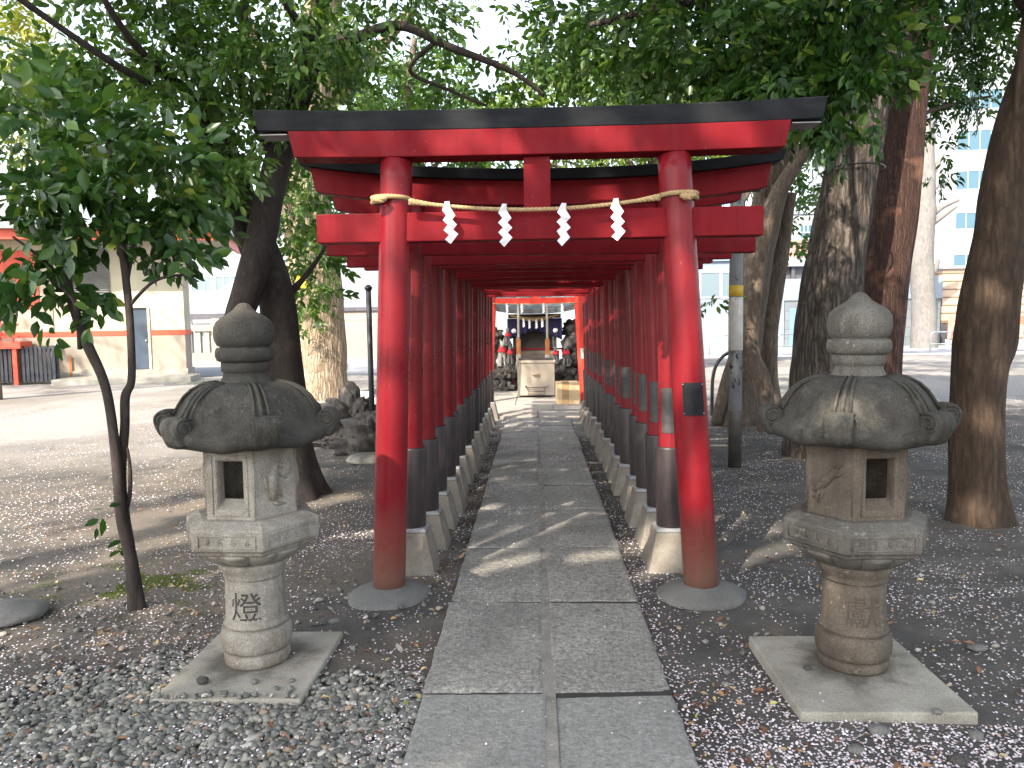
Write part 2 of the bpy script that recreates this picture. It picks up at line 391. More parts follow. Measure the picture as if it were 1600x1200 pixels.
MT['white_wall'] = simple('white_wall', (.26, .285, .31), (.235, .255, .28), .5, .8)
MT['pale_blue_wall'] = simple('pale_blue_wall', (.19, .235, .29), (.17, .21, .26), .5, .7)
MT['pink_wall'] = simple('pink_wall', (.33, .185, .165), (.29, .165, .145), .6, .85)
MT['beige_wall'] = simple('beige_wall', (.36, .29, .235), (.31, .25, .205), .4, .9, .2, 20)
MT['roof_light'] = simple('pale_sheet_roof', (.30, .335, .375), (.26, .295, .335), .7, .4)
MT['dark_trim'] = simple('dark_trim', (.06, .06, .075), (.09, .09, .10), 2, .5)
MT['blue_door'] = simple('pale_blue_door', (.13, .24, .38), (.12, .22, .35), 1, .5)
t = NT('window_glass'); t.color((.06, .125, .17)).set(.1, 0, .4); MT['glass'] = t.m
t = NT('pale_window_glass'); t.color((.12, .165, .19)).set(.12, 0, .4); MT['glass_pale'] = t.m
MT['frame'] = simple('window_frame', (.5, .52, .53), (.42, .44, .45), 2, .5)
t = NT('block_wall'); br = t.n('ShaderNodeTexBrick'); t.l(t.mapping((1, 1, 1)), br.inputs['Vector'])
sx = t.xyz(); cb = t.n('ShaderNodeCombineXYZ'); t.l(sx[0], cb.inputs[0]); t.l(sx[2], cb.inputs[1]); t.l(cb.outputs[0], br.inputs['Vector'])
for kk, vv in (('Scale', 1.0), ('Mortar Size', .02), ('Brick Width', 1.2), ('Row Height', .5)): br.inputs[kk].default_value = vv
br.inputs['Color1'].default_value = (.155, .175, .185, 1); br.inputs['Color2'].default_value = (.13, .15, .165, 1); br.inputs['Mortar'].default_value = (.10, .115, .125, 1)
t.color(br.outputs[0]).set(.9, 0, .2); MT['block'] = t.m
t = NT('corrugated_tan'); wv = t.n('ShaderNodeTexWave', wave_type='BANDS', bands_direction='Z'); wv.inputs['Scale'].default_value = .72; t.l(t.tc.outputs['Object'], wv.inputs['Vector'])
t.color(t.ramp(wv.outputs['Fac'], [(.03, (.12, .085, .055)), (.14, (.38, .285, .20)), (1, (.40, .30, .215))])).set(.6); MT['shed'] = t.m
t = NT('red_white_posters'); k = t.ramp(t.voro(2.2, 'F1', None, 'Color'), [(.45, (.62, .12, .07)), (.62, (.55, .3, .22))]); t.color(t.mix(t.ramp(t.noise(6, 3), [(.55, 0.0), (.6, .7)]), k, (.5, .42, .36))).set(.7); MT['poster'] = t.m
MT['box_stone'] = simple('beige_stone_box', (.36, .31, .245), (.30, .26, .205), 3, .8, .3, 60)
MT['crest'] = simple('crest_gilt', (.40, .31, .18), (.34, .26, .15), 8, .6)
MT['card'] = simple('cardboard', (.58, .43, .25), (.50, .37, .21), 3, .85)
MT['card_tape'] = simple('brown_tape', (.36, .23, .11), (.31, .2, .1), 5, .4)
MT['dark_wood'] = simple('dark_wood', (.045, .036, .03), (.075, .058, .046), 6, .7, .3, 40)
MT['grey_wood'] = simple('grey_wood_steps', (.14, .115, .09), (.2, .165, .13), 6, .8, .3, 40)
MT['roof_dark'] = simple('slate_roof', (.10, .115, .12), (.065, .075, .08), 5, .55, .3, 30)
MT['purple'] = simple('purple_cloth', (.016, .013, .06), (.011, .009, .04), 6, .85)
MT['cord'] = simple('white_cord', (.42, .39, .33), (.27, .24, .2), 45, .9)
MT['cord_wood'] = simple('orange_wood', (.42, .16, .05), (.34, .12, .04), 7, .5)
MT['fox'] = granite('fox_stone', (.12, .115, .105), (.24, .23, .21), (.3, .29, .26), (.5, .7))
MT['fox_white'] = granite('fox_pale_stone', (.4, .37, .33), (.55, .52, .47), (.3, .28, .25), (.55, .75))
MT['bib'] = simple('red_bib', (.60, .03, .035), (.5, .02, .03), 5, .8)

# ------------------------------------------------------------------ light, sky
SUN_AZ, SUN_EL = math.radians(30), math.radians(43)     # light travels forward and to the right
sdir = Vector((math.sin(SUN_AZ)*math.cos(SUN_EL), math.cos(SUN_AZ)*math.cos(SUN_EL), -math.sin(SUN_EL)))
sun = bpy.data.lights.new('sun', 'SUN'); sun.energy = 3.0; sun.angle = math.radians(.53); sun.color = (1, .88, .74)
so = bpy.data.objects.new('sun', sun); COL.objects.link(so); so.rotation_euler = sdir.to_track_quat('-Z', 'Y').to_euler(); so.location = (-20, -30, 30)
w = bpy.data.worlds.new('World'); scene.world = w; w.use_nodes = True
nt = w.node_tree; bg = nt.nodes['Background']; sky = nt.nodes.new('ShaderNodeTexSky'); sky.sky_type = 'NISHITA'; sky.sun_disc = False
sky.sun_elevation = SUN_EL; sky.sun_rotation = math.atan2(-sdir.x, -sdir.y); sky.air_density = 1.0; sky.dust_density = 2.5; sky.ozone_density = 1.0
hs = nt.nodes.new('ShaderNodeHueSaturation'); hs.inputs['Saturation'].default_value = .5; nt.links.new(sky.outputs[0], hs.inputs['Color']); nt.links.new(hs.outputs[0], bg.inputs[0]); bg.inputs[1].default_value = .15
vs = scene.view_settings; vs.view_transform = 'Standard'; vs.look = 'None'; vs.gamma = 1; vs.use_curve_mapping = False; vs.exposure = 2.05
scene.cycles.max_bounces = 8; scene.cycles.transparent_max_bounces = 8; scene.cycles.use_denoising = True
scene.cycles.sample_clamp_indirect = 6

# ------------------------------------------------------------------ ground, path, road
def sheet(name, x0, x1, y0, y1, z, m, kind='structure'):
    o = MB().add([(x0, y0, z), (x1, y0, z), (x1, y1, z), (x0, y1, z)], [(0, 1, 2, 3)]).build(name, m, fixn=False)
    return tag(o, kind=kind)
# gently uneven ground near the viewer, flat further out, one sheet
xs = sorted(set([-400, -150, -60, -30] + list(np.round(np.arange(-12, 12.01, .15), 3)) + [30, 60, 150, 400]))
ys = sorted(set([-200, -60, -20, -8] + list(np.round(np.arange(-2, 18.01, .15), 3)) + [22, 28, 40, 80, 200, 600]))
def ground_z(x, y):
    if not (-12 < x < 12 and -2 < y < 18): return 0.0
    e = min(1, (12-abs(x))/2, (y+2)/2, (18-y)/2)
    a = noise.fractal(Vector((x*.9, y*.9, 2.2)), 1.0, 2.1, 4)
    k = min(1, max(0, (abs(x-.04)-.55)/.35))
    return .014*a*e*(.25+.75*k)
V = np.array([(x, y, ground_z(x, y)) for y in ys for x in xs]); nx = len(xs)
F = np.array([(j*nx+i, j*nx+i+1, (j+1)*nx+i+1, (j+1)*nx+i) for j in range(len(ys)-1) for i in range(nx-1)])
tag(fast_mesh('ground', V, F, MT['ground'], smooth=True), kind='structure')

# stone path, two columns of slabs with a mortar strip between
mb = MB(); vals = []
rows = [.95, 2.02, 3.06, 4.10, 5.12, 6.2, 7.16, 8.19, 9.23, 10.35, 11.4, 12.35]
def slab(x0, x1, y0, y1, z, mb, bw=.02):
    n = 14; vs = []; m = 10
    top = []
    tx, ty = random.uniform(-.006, .006), random.uniform(-.005, .005)
    pts = []
    def jit(a): return .007*noise.noise(Vector((a*9, x0*5+y0*3, 1.3))) + .004*noise.noise(Vector((a*31, y0*3, 5)))
    for i in range(n+1): pts.append((x0+(x1-x0)*i/n, y0+jit(x0+i*.06)))
    for i in range(1, m+n+1): pts.append((x1+jit(y0+i*.07+3), y0+(y1-y0)*i/(m+n)))
    for i in range(1, n+1): pts.append((x1+(x0-x1)*i/n, y1+jit(x0+i*.06+7)))
    for i in range(1, m+n): pts.append((x0+jit(y0+i*.07+9), y1+(y0-y1)*i/(m+n)))
    cx, cy = (x0+x1)/2, (y0+y1)/2
    N = len(pts); rings = []
    for ins, dz in ((0, -.05), (0, -.014), (.006, -.004), (.02, 0)):
        r = []
        for (x, y) in pts:
            ux = (x-cx)*(1-ins/((x1-x0)/2)) + cx; uy = (y-cy)*(1-ins/((y1-y0)/2)) + cy
            r.append((ux, uy, z+dz+tx*(x-cx)/.25+ty*(y-cy)/.5))
        rings.append(r)
    vs = [p for r in rings for p in r] + [(cx, cy, z)]
    fs = []
    for j in range(3):
        for k in range(N): k2 = (k+1) % N; fs.append((j*N+k, j*N+k2, (j+1)*N+k2, (j+1)*N+k))
    for k in range(N): fs.append((3*N+k, 3*N+(k+1) % N, 4*N))
    mb.add(vs, fs); return len(vs)
for i in range(len(rows)-1):
    for (x0, x1) in ((-.485, .021), (.051, .545)):
        q = slab(x0+random.uniform(-.006, .006), x1+random.uniform(-.006, .006), rows[i]+.009+random.uniform(0, .007), rows[i+1]-.008, .032+random.uniform(-.005, .006), mb)
        vals += [(.9 if i <= 1 else random.uniform(0, .5))]*q
po = mb.build('path', MT['paving'], fixn=True)
a = po.data.attributes.new('var', 'FLOAT', 'POINT'); a.data.foreach_set('value', np.array(vals, dtype=np.float32)); tag(po, kind='structure')
tag(MB().span((.008, .9, -.02), (.064, 12.35, .0265)).build('path_joint', MT['mortar']), kind='structure')
js = MB()
for r_ in rows[1:-1]: js.span((-.482, r_-.03, -.02), (.0075, r_+.04, .0225)); js.span((.0645, r_-.03, -.02), (.542, r_+.04, .0225))
tag(js.build('path_soil', MT['joint_soil']), kind='structure')
# pale paving in front of the shrine
mb = MB(); xx = -1.5
for (x0, x1, y0, y1) in [(-.95, .02, 12.42, 13.3), (.03, 1.0, 12.42, 13.3), (-.95, .3, 13.31, 14.2), (.31, 1.0, 13.31, 14.2), (-1.4, -.4, 14.21, 16.2), (-.39, .5, 14.21, 16.2), (.51, 1.5, 14.21, 16.2)]:
    mb.span((x0, y0, -.02), (x1, y1, .036+random.uniform(-.004, .004)))
tag(mb.build('shrine_pavement', MT['plaza'], bevel=.008), kind='structure')
tag(MB().span((-1.9, 16.21, -.02), (2.0, 19.5, .075)).build('shrine_platform', MT['plaza'], bevel=.01), kind='structure')
# far road and its kerb line
sheet('road', -80, 120, 32.6, 46, .006, MT['road'])
sheet('side_road', -30, -3.5, 24.5, 32.6, .010, MT['road'])
tag(MB().span((5, 32.2, -.02), (120, 32.5, .07)).build('kerb', MT['white_line'], bevel=.01), kind='structure')

# ------------------------------------------------------------------ torii
def lin(a, b, n): return [a+(b-a)*i/(n-1) for i in range(n)]
def pillar_mesh(xb, xt, z0, z1, r0, r1, seed):
    pts = []; rr = []
    for i in range(25):
        f = i/24; pts.append((xb+(xt-xb)*f, 0, z0+(z1-z0)*f)); rr.append(r0+(r1-r0)*f)
    return MB().tube(pts, rr, 36, disp=lambda p, q, r, f: 1+.010*noise.noise(Vector((q.x*1.5+seed, q.y*1.5, p.z*2.5))))
def cap_beam(hl, zb, ht, dy, rise, pw, slant):
    def sec(x):
        k = abs(x)/hl; z = zb+rise*k**pw; h = ht*(1+.07*k**3); e = 1 if abs(x) > hl-1e-6 else 0; sg = 1 if x > 0 else -1
        return [(-dy*.86, z, x-e*sg*slant), (-dy, z+h*.9, x), (0, z+h*1.12, x), (dy, z+h*.9, x), (dy*.86, z, x-e*sg*slant)]
    return MB().sweep(lin(-hl, hl, 41), sec)
def lintel(hl, z0, h, dy, rise, pw, slant):
    def sec(x):
        k = abs(x)/hl; z = z0+rise*k**pw; e = 1 if abs(x) > hl-1e-6 else 0; sg = 1 if x > 0 else -1
        return [(-dy, z, x-e*sg*slant), (-dy, z+h, x), (dy, z+h, x), (dy, z, x-e*sg*slant)]
    return MB().sweep(lin(-hl, hl, 41), sec)

YF = 4.28; CX = .03
ft = thing('torii', 'large front torii of glossy red wood standing on two round mortar mounds', 'torii gate', (CX-.008, YF, 0))
for sx, xb, xt, r0, r1, nm in ((-1, -.882, -.772, .092, .088, 'l'), (1, .900, .742, .097, .090, 'r')):
    p = pillar_mesh(xb, xt, .02, 2.4515, r0, r1, sx*4.2).build('pillar', MT['red'], ft)
    md = MB().lathe([(.245, -.02), (.24, .012), (.215, .03), (.16, .052), (.115, .068), (.02, .07)], 48, (xb, 0, 0),
                    lambda a, r, z, j: (r*(1+.05*math.sin(2*a+sx)+.02*math.sin(5*a)), z)).build('mortar_mound', MT['mound'], ft)
    if sx > 0:
        f = (1.13-.02)/2.48; cxp = xb+(xt-xb)*f
        pl = MB(); rot = Matrix.Rotation(-math.atan2(xt-xb, 2.48)*-1, 3, 'Y')
        # a plate bent lightly round the pillar
        vsn = []; nn = 9
        for s_, rr in ((0, .097), (1, .101)):
            for i in range(nn):
                an = math.radians(-90-12+(-34+68*i/(nn-1))*1.0)+math.radians(14)
                for zz in (1.035, 1.215):
                    cxx = xb+(xt-xb)*(zz-.02)/2.48
                    vsn.append((cxx+rr*math.cos(an), rr*math.sin(an), zz))
        fsn = []
        for i in range(nn-1):
            a0 = i*2; b0 = nn*2+i*2
            fsn += [(a0, a0+1, a0+3, a0+2), (b0, b0+2, b0+3, b0+1), (a0, a0+2, b0+2, b0), (a0+1, b0+1, b0+3, a0+3)]
        fsn += [(0, nn*2, nn*2+1, 1), (nn*2-2, nn*2-1, nn*4-1, nn*4-2)]
        pq = pl.add(vsn, fsn, False).build('plaque', MT['plaque'], ft)
        for i in (0, nn-1):
            for zz in (1.045, 1.205):
                an = math.radians(-90-12+(-31 if i == 0 else 31))+math.radians(14); cxx = xb+(xt-xb)*(zz-.02)/2.48
                c = Vector((cxx+.102*math.cos(an), .102*math.sin(an), zz)); MB().lathe([(.0045, 0), (.003, .003)], 8, c).build('screw', MT['rail'], pq)
cap_beam(1.53, 2.592, .112, .094, .016, 3, .02).build('cap_beam', MT['black'], ft, bevel=.005)
for sx in (-1, 1): MB().span((sx*1.352, -.070, 2.594), (sx*1.505, .070, 2.5995)).build('lit_underside_board', MT['beam_under'], ft).location = (0, 0, -.008)  # thin grey boards added to imitate light on the black cap's end undersides
lintel(1.345, 2.452, .1395, .085, .012, 3, .03).build('lintel', MT['red_beam'], ft, bevel=.005)
MB().span((-1.215, -.052, 2.005), (1.215, .052, 2.162)).build('tie_beam', MT['red_beam'], ft, bevel=.006)
MB().span((-.076, -.042, 2.1625), (.070, .042, 2.4515)).build('strut', MT['red_beam'], ft, bevel=.005)

def tunnel_torii():
    r = thing('torii', 'x', 'torii gate')
    cap_beam(1.47, 2.415, .068, .11, .10, 2.3, .015).build('cap_beam', MT['black'], r, bevel=.004)
    lintel(1.40, 2.268, .145, .058, .095, 2.3, .03).build('lintel', MT['red_beam'], r, bevel=.004)
    MB().span((-1.315, -.04, 1.972), (1.315, .04, 2.083)).build('tie_beam', MT['red_beam'], r, bevel=.005)
    MB().span((-.055, -.03, 2.0835), (.055, .03, 2.2675)).build('strut', MT['red_beam'], r, bevel=.004)
    for sx in (-1, 1):
        xb, xt = sx*.823, sx*.772
        pillar_mesh(xb, xt, .24, 2.33, .068, .062, sx*2.7).build('pillar', MT['red_tunnel'], r)
        xm = xb+(xt-xb)*.25
        slv = MB().lathe([(.071, .264), (.088, .262), (.089, .27), (.089, .765), (.087, .775), (.069, .776)], 36, (0, 0, 0), caps=False)
        slv.v = [(x+xb+(xt-xb)*(z-.24)/2.09, y, z) for x, y, z in slv.v]
        slv.build('sleeve', MT['sleeve'], r)
        ftm = MB(); n = 5; vs = []; hb = (.175, .17); htp = (.108, .108)
        for j in range(6):
            f = j/5; z = -.03+(.245+.03)*f
            for k in range(24):
                a = 2*PI*k/24; c, s_ = math.cos(a), math.sin(a); m = max(abs(c), abs(s_))
                e = (1-f)**1.15
                x = c/m*(htp[0]+(hb[0]-htp[0])*e); y = s_/m*(htp[1]+(hb[1]-htp[1])*e)
                w_ = 1+.05*noise.noise(Vector((x*9+sx*3, y*9, z*9)))
                vs.append((xb+x*w_, y*w_, z))
        fs = [(j*24+k, j*24+(k+1) % 24, (j+1)*24+(k+1) % 24, (j+1)*24+k) for j in range(5) for k in range(24)] + [tuple(5*24+k for k in range(24))]
        fo = ftm.add(vs, fs).build('footing', MT['concrete'], r, bevel=.008)
        MB().lathe([(.108, .2455), (.106, .262), (.092, .271), (.06, .272)], 4, (xb, 0, 0), smooth=False, rot0=PI/4, fn=lambda a, rr, z, j: (rr*1.36, z)).build('mortar_cap', MT['cap_concrete'], fo, bevel=.008)
        if sx > 0:
            vsn = []; nn = 7
            for rr in (.0665, .0705):
                for i in range(nn):
                    an = math.radians(-130-10+72*i/(nn-1))
                    for zz in (.865, 1.145):
                        cxx = xb+(xt-xb)*(zz-.24)/2.09; vsn.append((cxx+rr*math.cos(an), rr*math.sin(an), zz))
            fsn = []
            for i in range(nn-1):
                a0 = i*2; b0 = nn*2+i*2
                fsn += [(a0, a0+1, a0+3, a0+2), (b0, b0+2, b0+3, b0+1), (a0, a0+2, b0+2, b0), (a0+1, b0+1, b0+3, a0+3)]
            fsn += [(0, nn*2, nn*2+1, 1), (nn*2-2, nn*2-1, nn*4-1, nn*4-2)]
            MB().add(vsn, fsn).build('plaque', MT['plaque_worn'], r)
    return r
TY = [4.80, 5.33, 5.88, 6.40, 6.95, 7.50, 8.05, 8.62, 9.2, 9.82, 10.45, 11.1, 11.8, 12.5]
ORD = ['first', 'second', 'third', 'fourth', 'fifth', 'sixth', 'seventh', 'eighth', 'ninth', 'tenth', 'eleventh', 'twelfth', 'thirteenth', 'fourteenth']
proto = tunnel_torii()
for i, y in enumerate(TY):
    o = proto if i == 0 else copy_tree(proto)
    o.location = (CX+random.uniform(-.015, .015), y, random.uniform(-.02, .01) if i else 0)
    o.rotation_euler = (random.uniform(-.009, .009), random.uniform(-.009, .009), random.uniform(-.014, .014))
    lb = 'small red tunnel torii directly behind the large front torii' if i == 0 else ('last small red tunnel torii, nearest the bright vermilion gate' if i == len(TY)-1 else 'small red tunnel torii, %s behind the large front torii' % ORD[i])
    tag(o, lb, 'torii gate', 'small torii lined up as a tunnel over the path')

vt = thing('torii', 'bright sunlit vermilion torii at the far end of the tunnel, before the shrine', 'torii gate', (.0, 14.85, 0))
for sx in (-1, 1):
    pillar_mesh(sx*.935, sx*.80, .0, 2.35, .085, .072, sx*7.7).build('pillar', MT['vermilion'], vt)
MB().span((-1.15, -.045, 1.925), (1.15, .045, 2.035)).build('tie_beam', MT['vermilion'], vt, bevel=.005)
lintel(1.35, 2.30, .1, .06, .08, 2.3, .03).build('lintel', MT['vermilion'], vt, bevel=.004)
cap_beam(1.45, 2.405, .07, .11, .09, 2.3, .015).build('cap_beam', MT['black'], vt, bevel=.004)
MB().span((-.07, -.03, 2.036), (.07, .03, 2.30)).build('strut', MT['vermilion'], vt)
slb = MB().tube([(.905, 0, .86), (.893, 0, 1.06)], .086, 24, caps=False).build('tape_band', MT['tape_white'], vt)

# straw rope and its paper streamers
def rope(pts, R, strands, r, twist, name, m, parent=None, origin=None):
    mb = MB(); pts = [Vector(p) for p in pts]
    L = [0]
    for a, b in zip(pts, pts[1:]): L.append(L[-1]+(b-a).length)
    for s in range(strands):
        path = []; rad = []
        for i, p in enumerate(pts):
            d = (pts[min(i+1, len(pts)-1)]-pts[max(i-1, 0)]); x, y = frame_of(d)
            a = 2*PI*s/strands + L[i]*twist; RR = R[i] if hasattr(R, '__len__') else R
            path.append(p + (x*math.cos(a)+y*math.sin(a))*RR*.55); rad.append(RR*.62)
        mb.tube(path, rad, 7)
    return mb.build(name, m, parent, origin)
yr = YF-.115
rp = []; RR = []
A = P(640, 315, yr); B = P(1030, 308, yr); Mx = P(850, 327, yr)
for i in range(121):
    f = i/120; x = A.x+(B.x-A.x)*f; fm = (Mx.x-A.x)/(B.x-A.x)
    zl = A.z+(B.z-A.z)*f; sag = (A.z+(B.z-A.z)*fm)-Mx.z
    rp.append((x, yr, zl-sag*4*f*(1-f))); RR.append(.0105+.008*max(0, 1-f/.09)+.008*max(0, 1-(1-f)/.09))
rt = thing('shimenawa', 'twisted straw rope sagging between the two pillars of the large front torii', 'straw rope', (0, yr, 2.18))
rope(rp, RR, 3, .01, 95, 'rope', MT['rope'], rt, (0, yr, 2.18))
for sx, uu, vv in ((-1, 612, 313), (1, 1058, 307)):
    c = P(uu, vv, YF); k = []
    for i in range(150):
        f = i/149; a = -PI/2 + 2*PI*1.5*f*sx + (0.5*sx); k.append((c.x+.104*math.cos(a), YF+.104*math.sin(a), c.z-.016+.034*f))
    rope(k, .0125, 3, .01, 110, 'rope_coil', MT['rope'], rt, (0, yr, 2.18))
    e = P(588 if sx < 0 else 1080, 312 if sx < 0 else 307, yr)
    kn = [e+Vector((-.028*sx+.02*sx*i/7, 0.0, .0)) for i in range(9)]
    rope([e+Vector((sx*(-.06+.085*i/10), -.012, .004*math.sin(i))) for i in range(11)], [.008, .012, .016, .019, .02, .02, .019, .018, .016, .016, .009], 3, .01, 90, 'knot', MT['rope'], rt, (0, yr, 2.18))
zig = [(-.014, .0), (.012, .0), (.014, -.035), (.040, -.083), (.018, -.108), (.042, -.140), (.018, -.166), (.044, -.196), (-.002, -.250), (-.034, -.222), (-.010, -.197), (-.036, -.165), (-.012, -.138), (-.036, -.108), (-.014, -.082), (-.036, -.052)]
for j, (uu, vt_) in enumerate(((699, 317), (788, 321), (881, 320), (963, 312))):
    c = P(uu, vt_, yr-.022)
    o = MB()
    for (a_, b_, c_, d_, yo) in ((0, 2, 3, 15, 0), (0, 0, 0, 0, 0)): pass
    poly = [(x*.93*(1 if j != 3 else -1) if False else x*.93, z*.9) for x, z in zig]
    # four folded facets, each tipped a little, joined as one strip
    mbp = MB(); th = .0016
    L_ = [(0, 1, 2, 15), (15, 2, 3, 4, 14), (14, 4, 5, 6, 12, 13), (12, 6, 7, 8, 9, 10, 11)]
    vs_ = []
    for ii, (x, z) in enumerate(poly):
        dy = -.009*math.sin(z*95+j)-.004*abs(x)*20*(1 if x > 0 else -1)
        vs_.append((c.x+x, c.y+dy, c.z+.008+z))
    n_ = len(vs_); back = [(x, y+th, z) for x, y, z in vs_]
    fcs = [f for f in L_] + [tuple(n_+q for q in reversed(f)) for f in L_] + [(k, n_+k, n_+(k+1) % n_, (k+1) % n_) for k in range(n_)]
    mbp.add(vs_+back, fcs)
    so_ = mbp.build('paper_streamer', MT['paper'], None, c)
    so_.rotation_euler = (random.uniform(-.05, 0), random.uniform(-.07, .07), random.uniform(-.3, .3))
    tag(so_, 'white zigzag paper streamer on the straw rope, %s of the four' % ('leftmost', 'second from left', 'third from left', 'rightmost')[j], 'paper streamer', 'paper streamers hanging from the straw rope')

# ------------------------------------------------------------------ stone lanterns
def glyph(ch, size):
    cu = bpy.data.curves.new('glyph', 'FONT'); cu.body = ch; cu.size = size; cu.align_x = 'CENTER'; cu.align_y = 'CENTER'; cu.resolution_u = 3
    ob = bpy.data.objects.new('glyph', cu); COL.objects.link(ob)
    dg = bpy.context.evaluated_depsgraph_get(); me = bpy.data.meshes.new_from_object(ob.evaluated_get(dg))
    bm = bmesh.new(); bm.from_mesh(me); bmesh.ops.triangulate(bm, faces=bm.faces)
    for _ in range(2):
        bmesh.ops.subdivide_edges(bm, edges=[e for e in bm.edges if e.calc_length() > size*.09], cuts=1); bmesh.ops.triangulate(bm, faces=bm.faces)
    vs = [v.co.copy() for v in bm.verts]; bm.verts.index_update(); fs = [tuple(v.index for v in f.verts) for f in bm.faces]
    bm.free(); bpy.data.objects.remove(ob); bpy.data.curves.remove(cu); bpy.data.meshes.remove(me)
    cx = (min(v.x for v in vs)+max(v.x for v in vs))/2; cy = (min(v.y for v in vs)+max(v.y for v in vs))/2
    return [(v.x-cx, v.y-cy) for v in vs], fs
def hexf(a, soft=0.0):
    b = (a % (PI/3))-PI/6
    return math.cos(PI/6)/math.cos(b)
def lantern(name, label, loc, side, mats, slab_c, slab_size, slab_h, ch, ch_z, ch_off, seed):
    L = thing(name, label, 'stone lantern', loc)
    cam_a = math.atan2(-loc[1], -loc[0])
    z0 = slab_h
    mb = MB(); hx, hy = slab_size[0]/2, slab_size[1]/2
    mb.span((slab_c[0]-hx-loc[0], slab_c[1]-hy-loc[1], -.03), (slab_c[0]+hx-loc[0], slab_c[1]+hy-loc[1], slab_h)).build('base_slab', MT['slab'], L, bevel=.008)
    def wob(amp, sc, sd):
        return lambda a, r, z, j: (r*(1+amp*noise.noise(Vector((math.cos(a)*sc+sd, math.sin(a)*sc, z*sc*2.2)))), z)
    col = MB().lathe([(.10, z0), (.140, z0+.001), (.145, z0+.012), (.1465, .084), (.144, .0885), (.133, .0895), (.132, .0975), (.1445, .0985), (.1485, .104), (.154, .120), (.157, .145), (.1565, .172), (.152, .192), (.144, .2015), (.133, .2025), (.132, .2095), (.1425, .2105), (.1430, .219), (.139, .2275), (.1345, .229), (.1325, .236), (.132, .25), (.130, .28), (.1285, .33), (.1285, .38), (.128, .421), (.1195, .4225), (.119, .430), (.1315, .4315), (.133, .437), (.1335, .450), (.137, .456), (.145, .470), (.156, .490), (.157, .505), (.12, .507)], 96, fn=wob(.018, 3, seed))
    c = col.build('column', mats[0], L)
    gv, gf = glyph(ch, .145 if side < 0 else .15)
    ac = cam_a + math.radians(ch_off); vs = []
    for (x, y) in gv:
        zz = ch_z+y*.98; rr = .1305*(1+.02) if False else None
        a = ac + x*1.0/.128
        base = .1288+max(0, .30-zz)*.02
        rr = base*(1+.018*noise.noise(Vector((math.cos(a)*3+seed, math.sin(a)*3, zz*3*2.2))))+.0022
        vs.append((rr*math.cos(a), rr*math.sin(a), zz))
    MB().add(vs, gf).build('carved_character', MT['carve'] if side < 0 else MT['groove_brown'], c, fixn=False)  # glyph lies on the surface; its dark colour paints groove shadow and dirt
    # lotus petals under the platform
    def lotus(a, r, z, j):
        s_ = abs(math.cos(6*a))**.45
        k = 1 + (.10*s_-.06)*(1 if 0 < j < 6 else 0)
        return r*k, z
    MB().lathe([(.13, .500), (.165, .512), (.195, .528), (.222, .548), (.24, .566), (.246, .578), (.20, .584)], 144, fn=lotus).build('lotus_ring', mats[1], L)
    # six-sided platform
    ra = cam_a + math.radians(7)*(-side)
    pf = MB()
    def hexlathe(prof, rot, wear=.0): pf.lathe(prof, 6, rot0=rot, smooth=False)
    hexlathe([(.20, .572), (.268, .574), (.284, .586), (.290, .600), (.308, .606), (.310, .690), (.304, .700), (.25, .724), (.15, .726)], ra)
    p = pf.build('platform', mats[1], L, bevel=.009, seg=3)
    rl = MB()
    for k in range(6):
        a0, a1 = ra+k*PI/3, ra+(k+1)*PI/3
        A0 = Vector((.3105*math.cos(a0), .3105*math.sin(a0), 0)); A1 = Vector((.3105*math.cos(a1), .3105*math.sin(a1), 0))
        def at(f, z, o=.0): 
            nrm = (A0+A1).normalized(); q = A0.lerp(A1, f)+nrm*o; return (q.x, q.y, z)
        rl.tube([at(.1, .622), at(.9, .622), at(.9, .676), at(.1, .676), at(.1, .622)], .0035, 6)
        for m_ in range(4):
            f0 = .17+.185*m_; pts = []
            for i in range(26):
                t_ = i/25*2.6*PI; rr = .034*(1-i/30); pts.append(at(f0+.05+rr*math.cos(t_+m_)*3.0*.28, .648+rr*math.sin(t_+m_)*.55))
            rl.tube(pts, .0032, 5)
    rl.build('carved_panel', mats[1], p)
    # firebox with square openings through two of its faces
    fr = cam_a + math.radians(2)*(-side); R = .218; zb, zt = .722, 1.045
    fb = MB(); inner = []
    rel = MB()
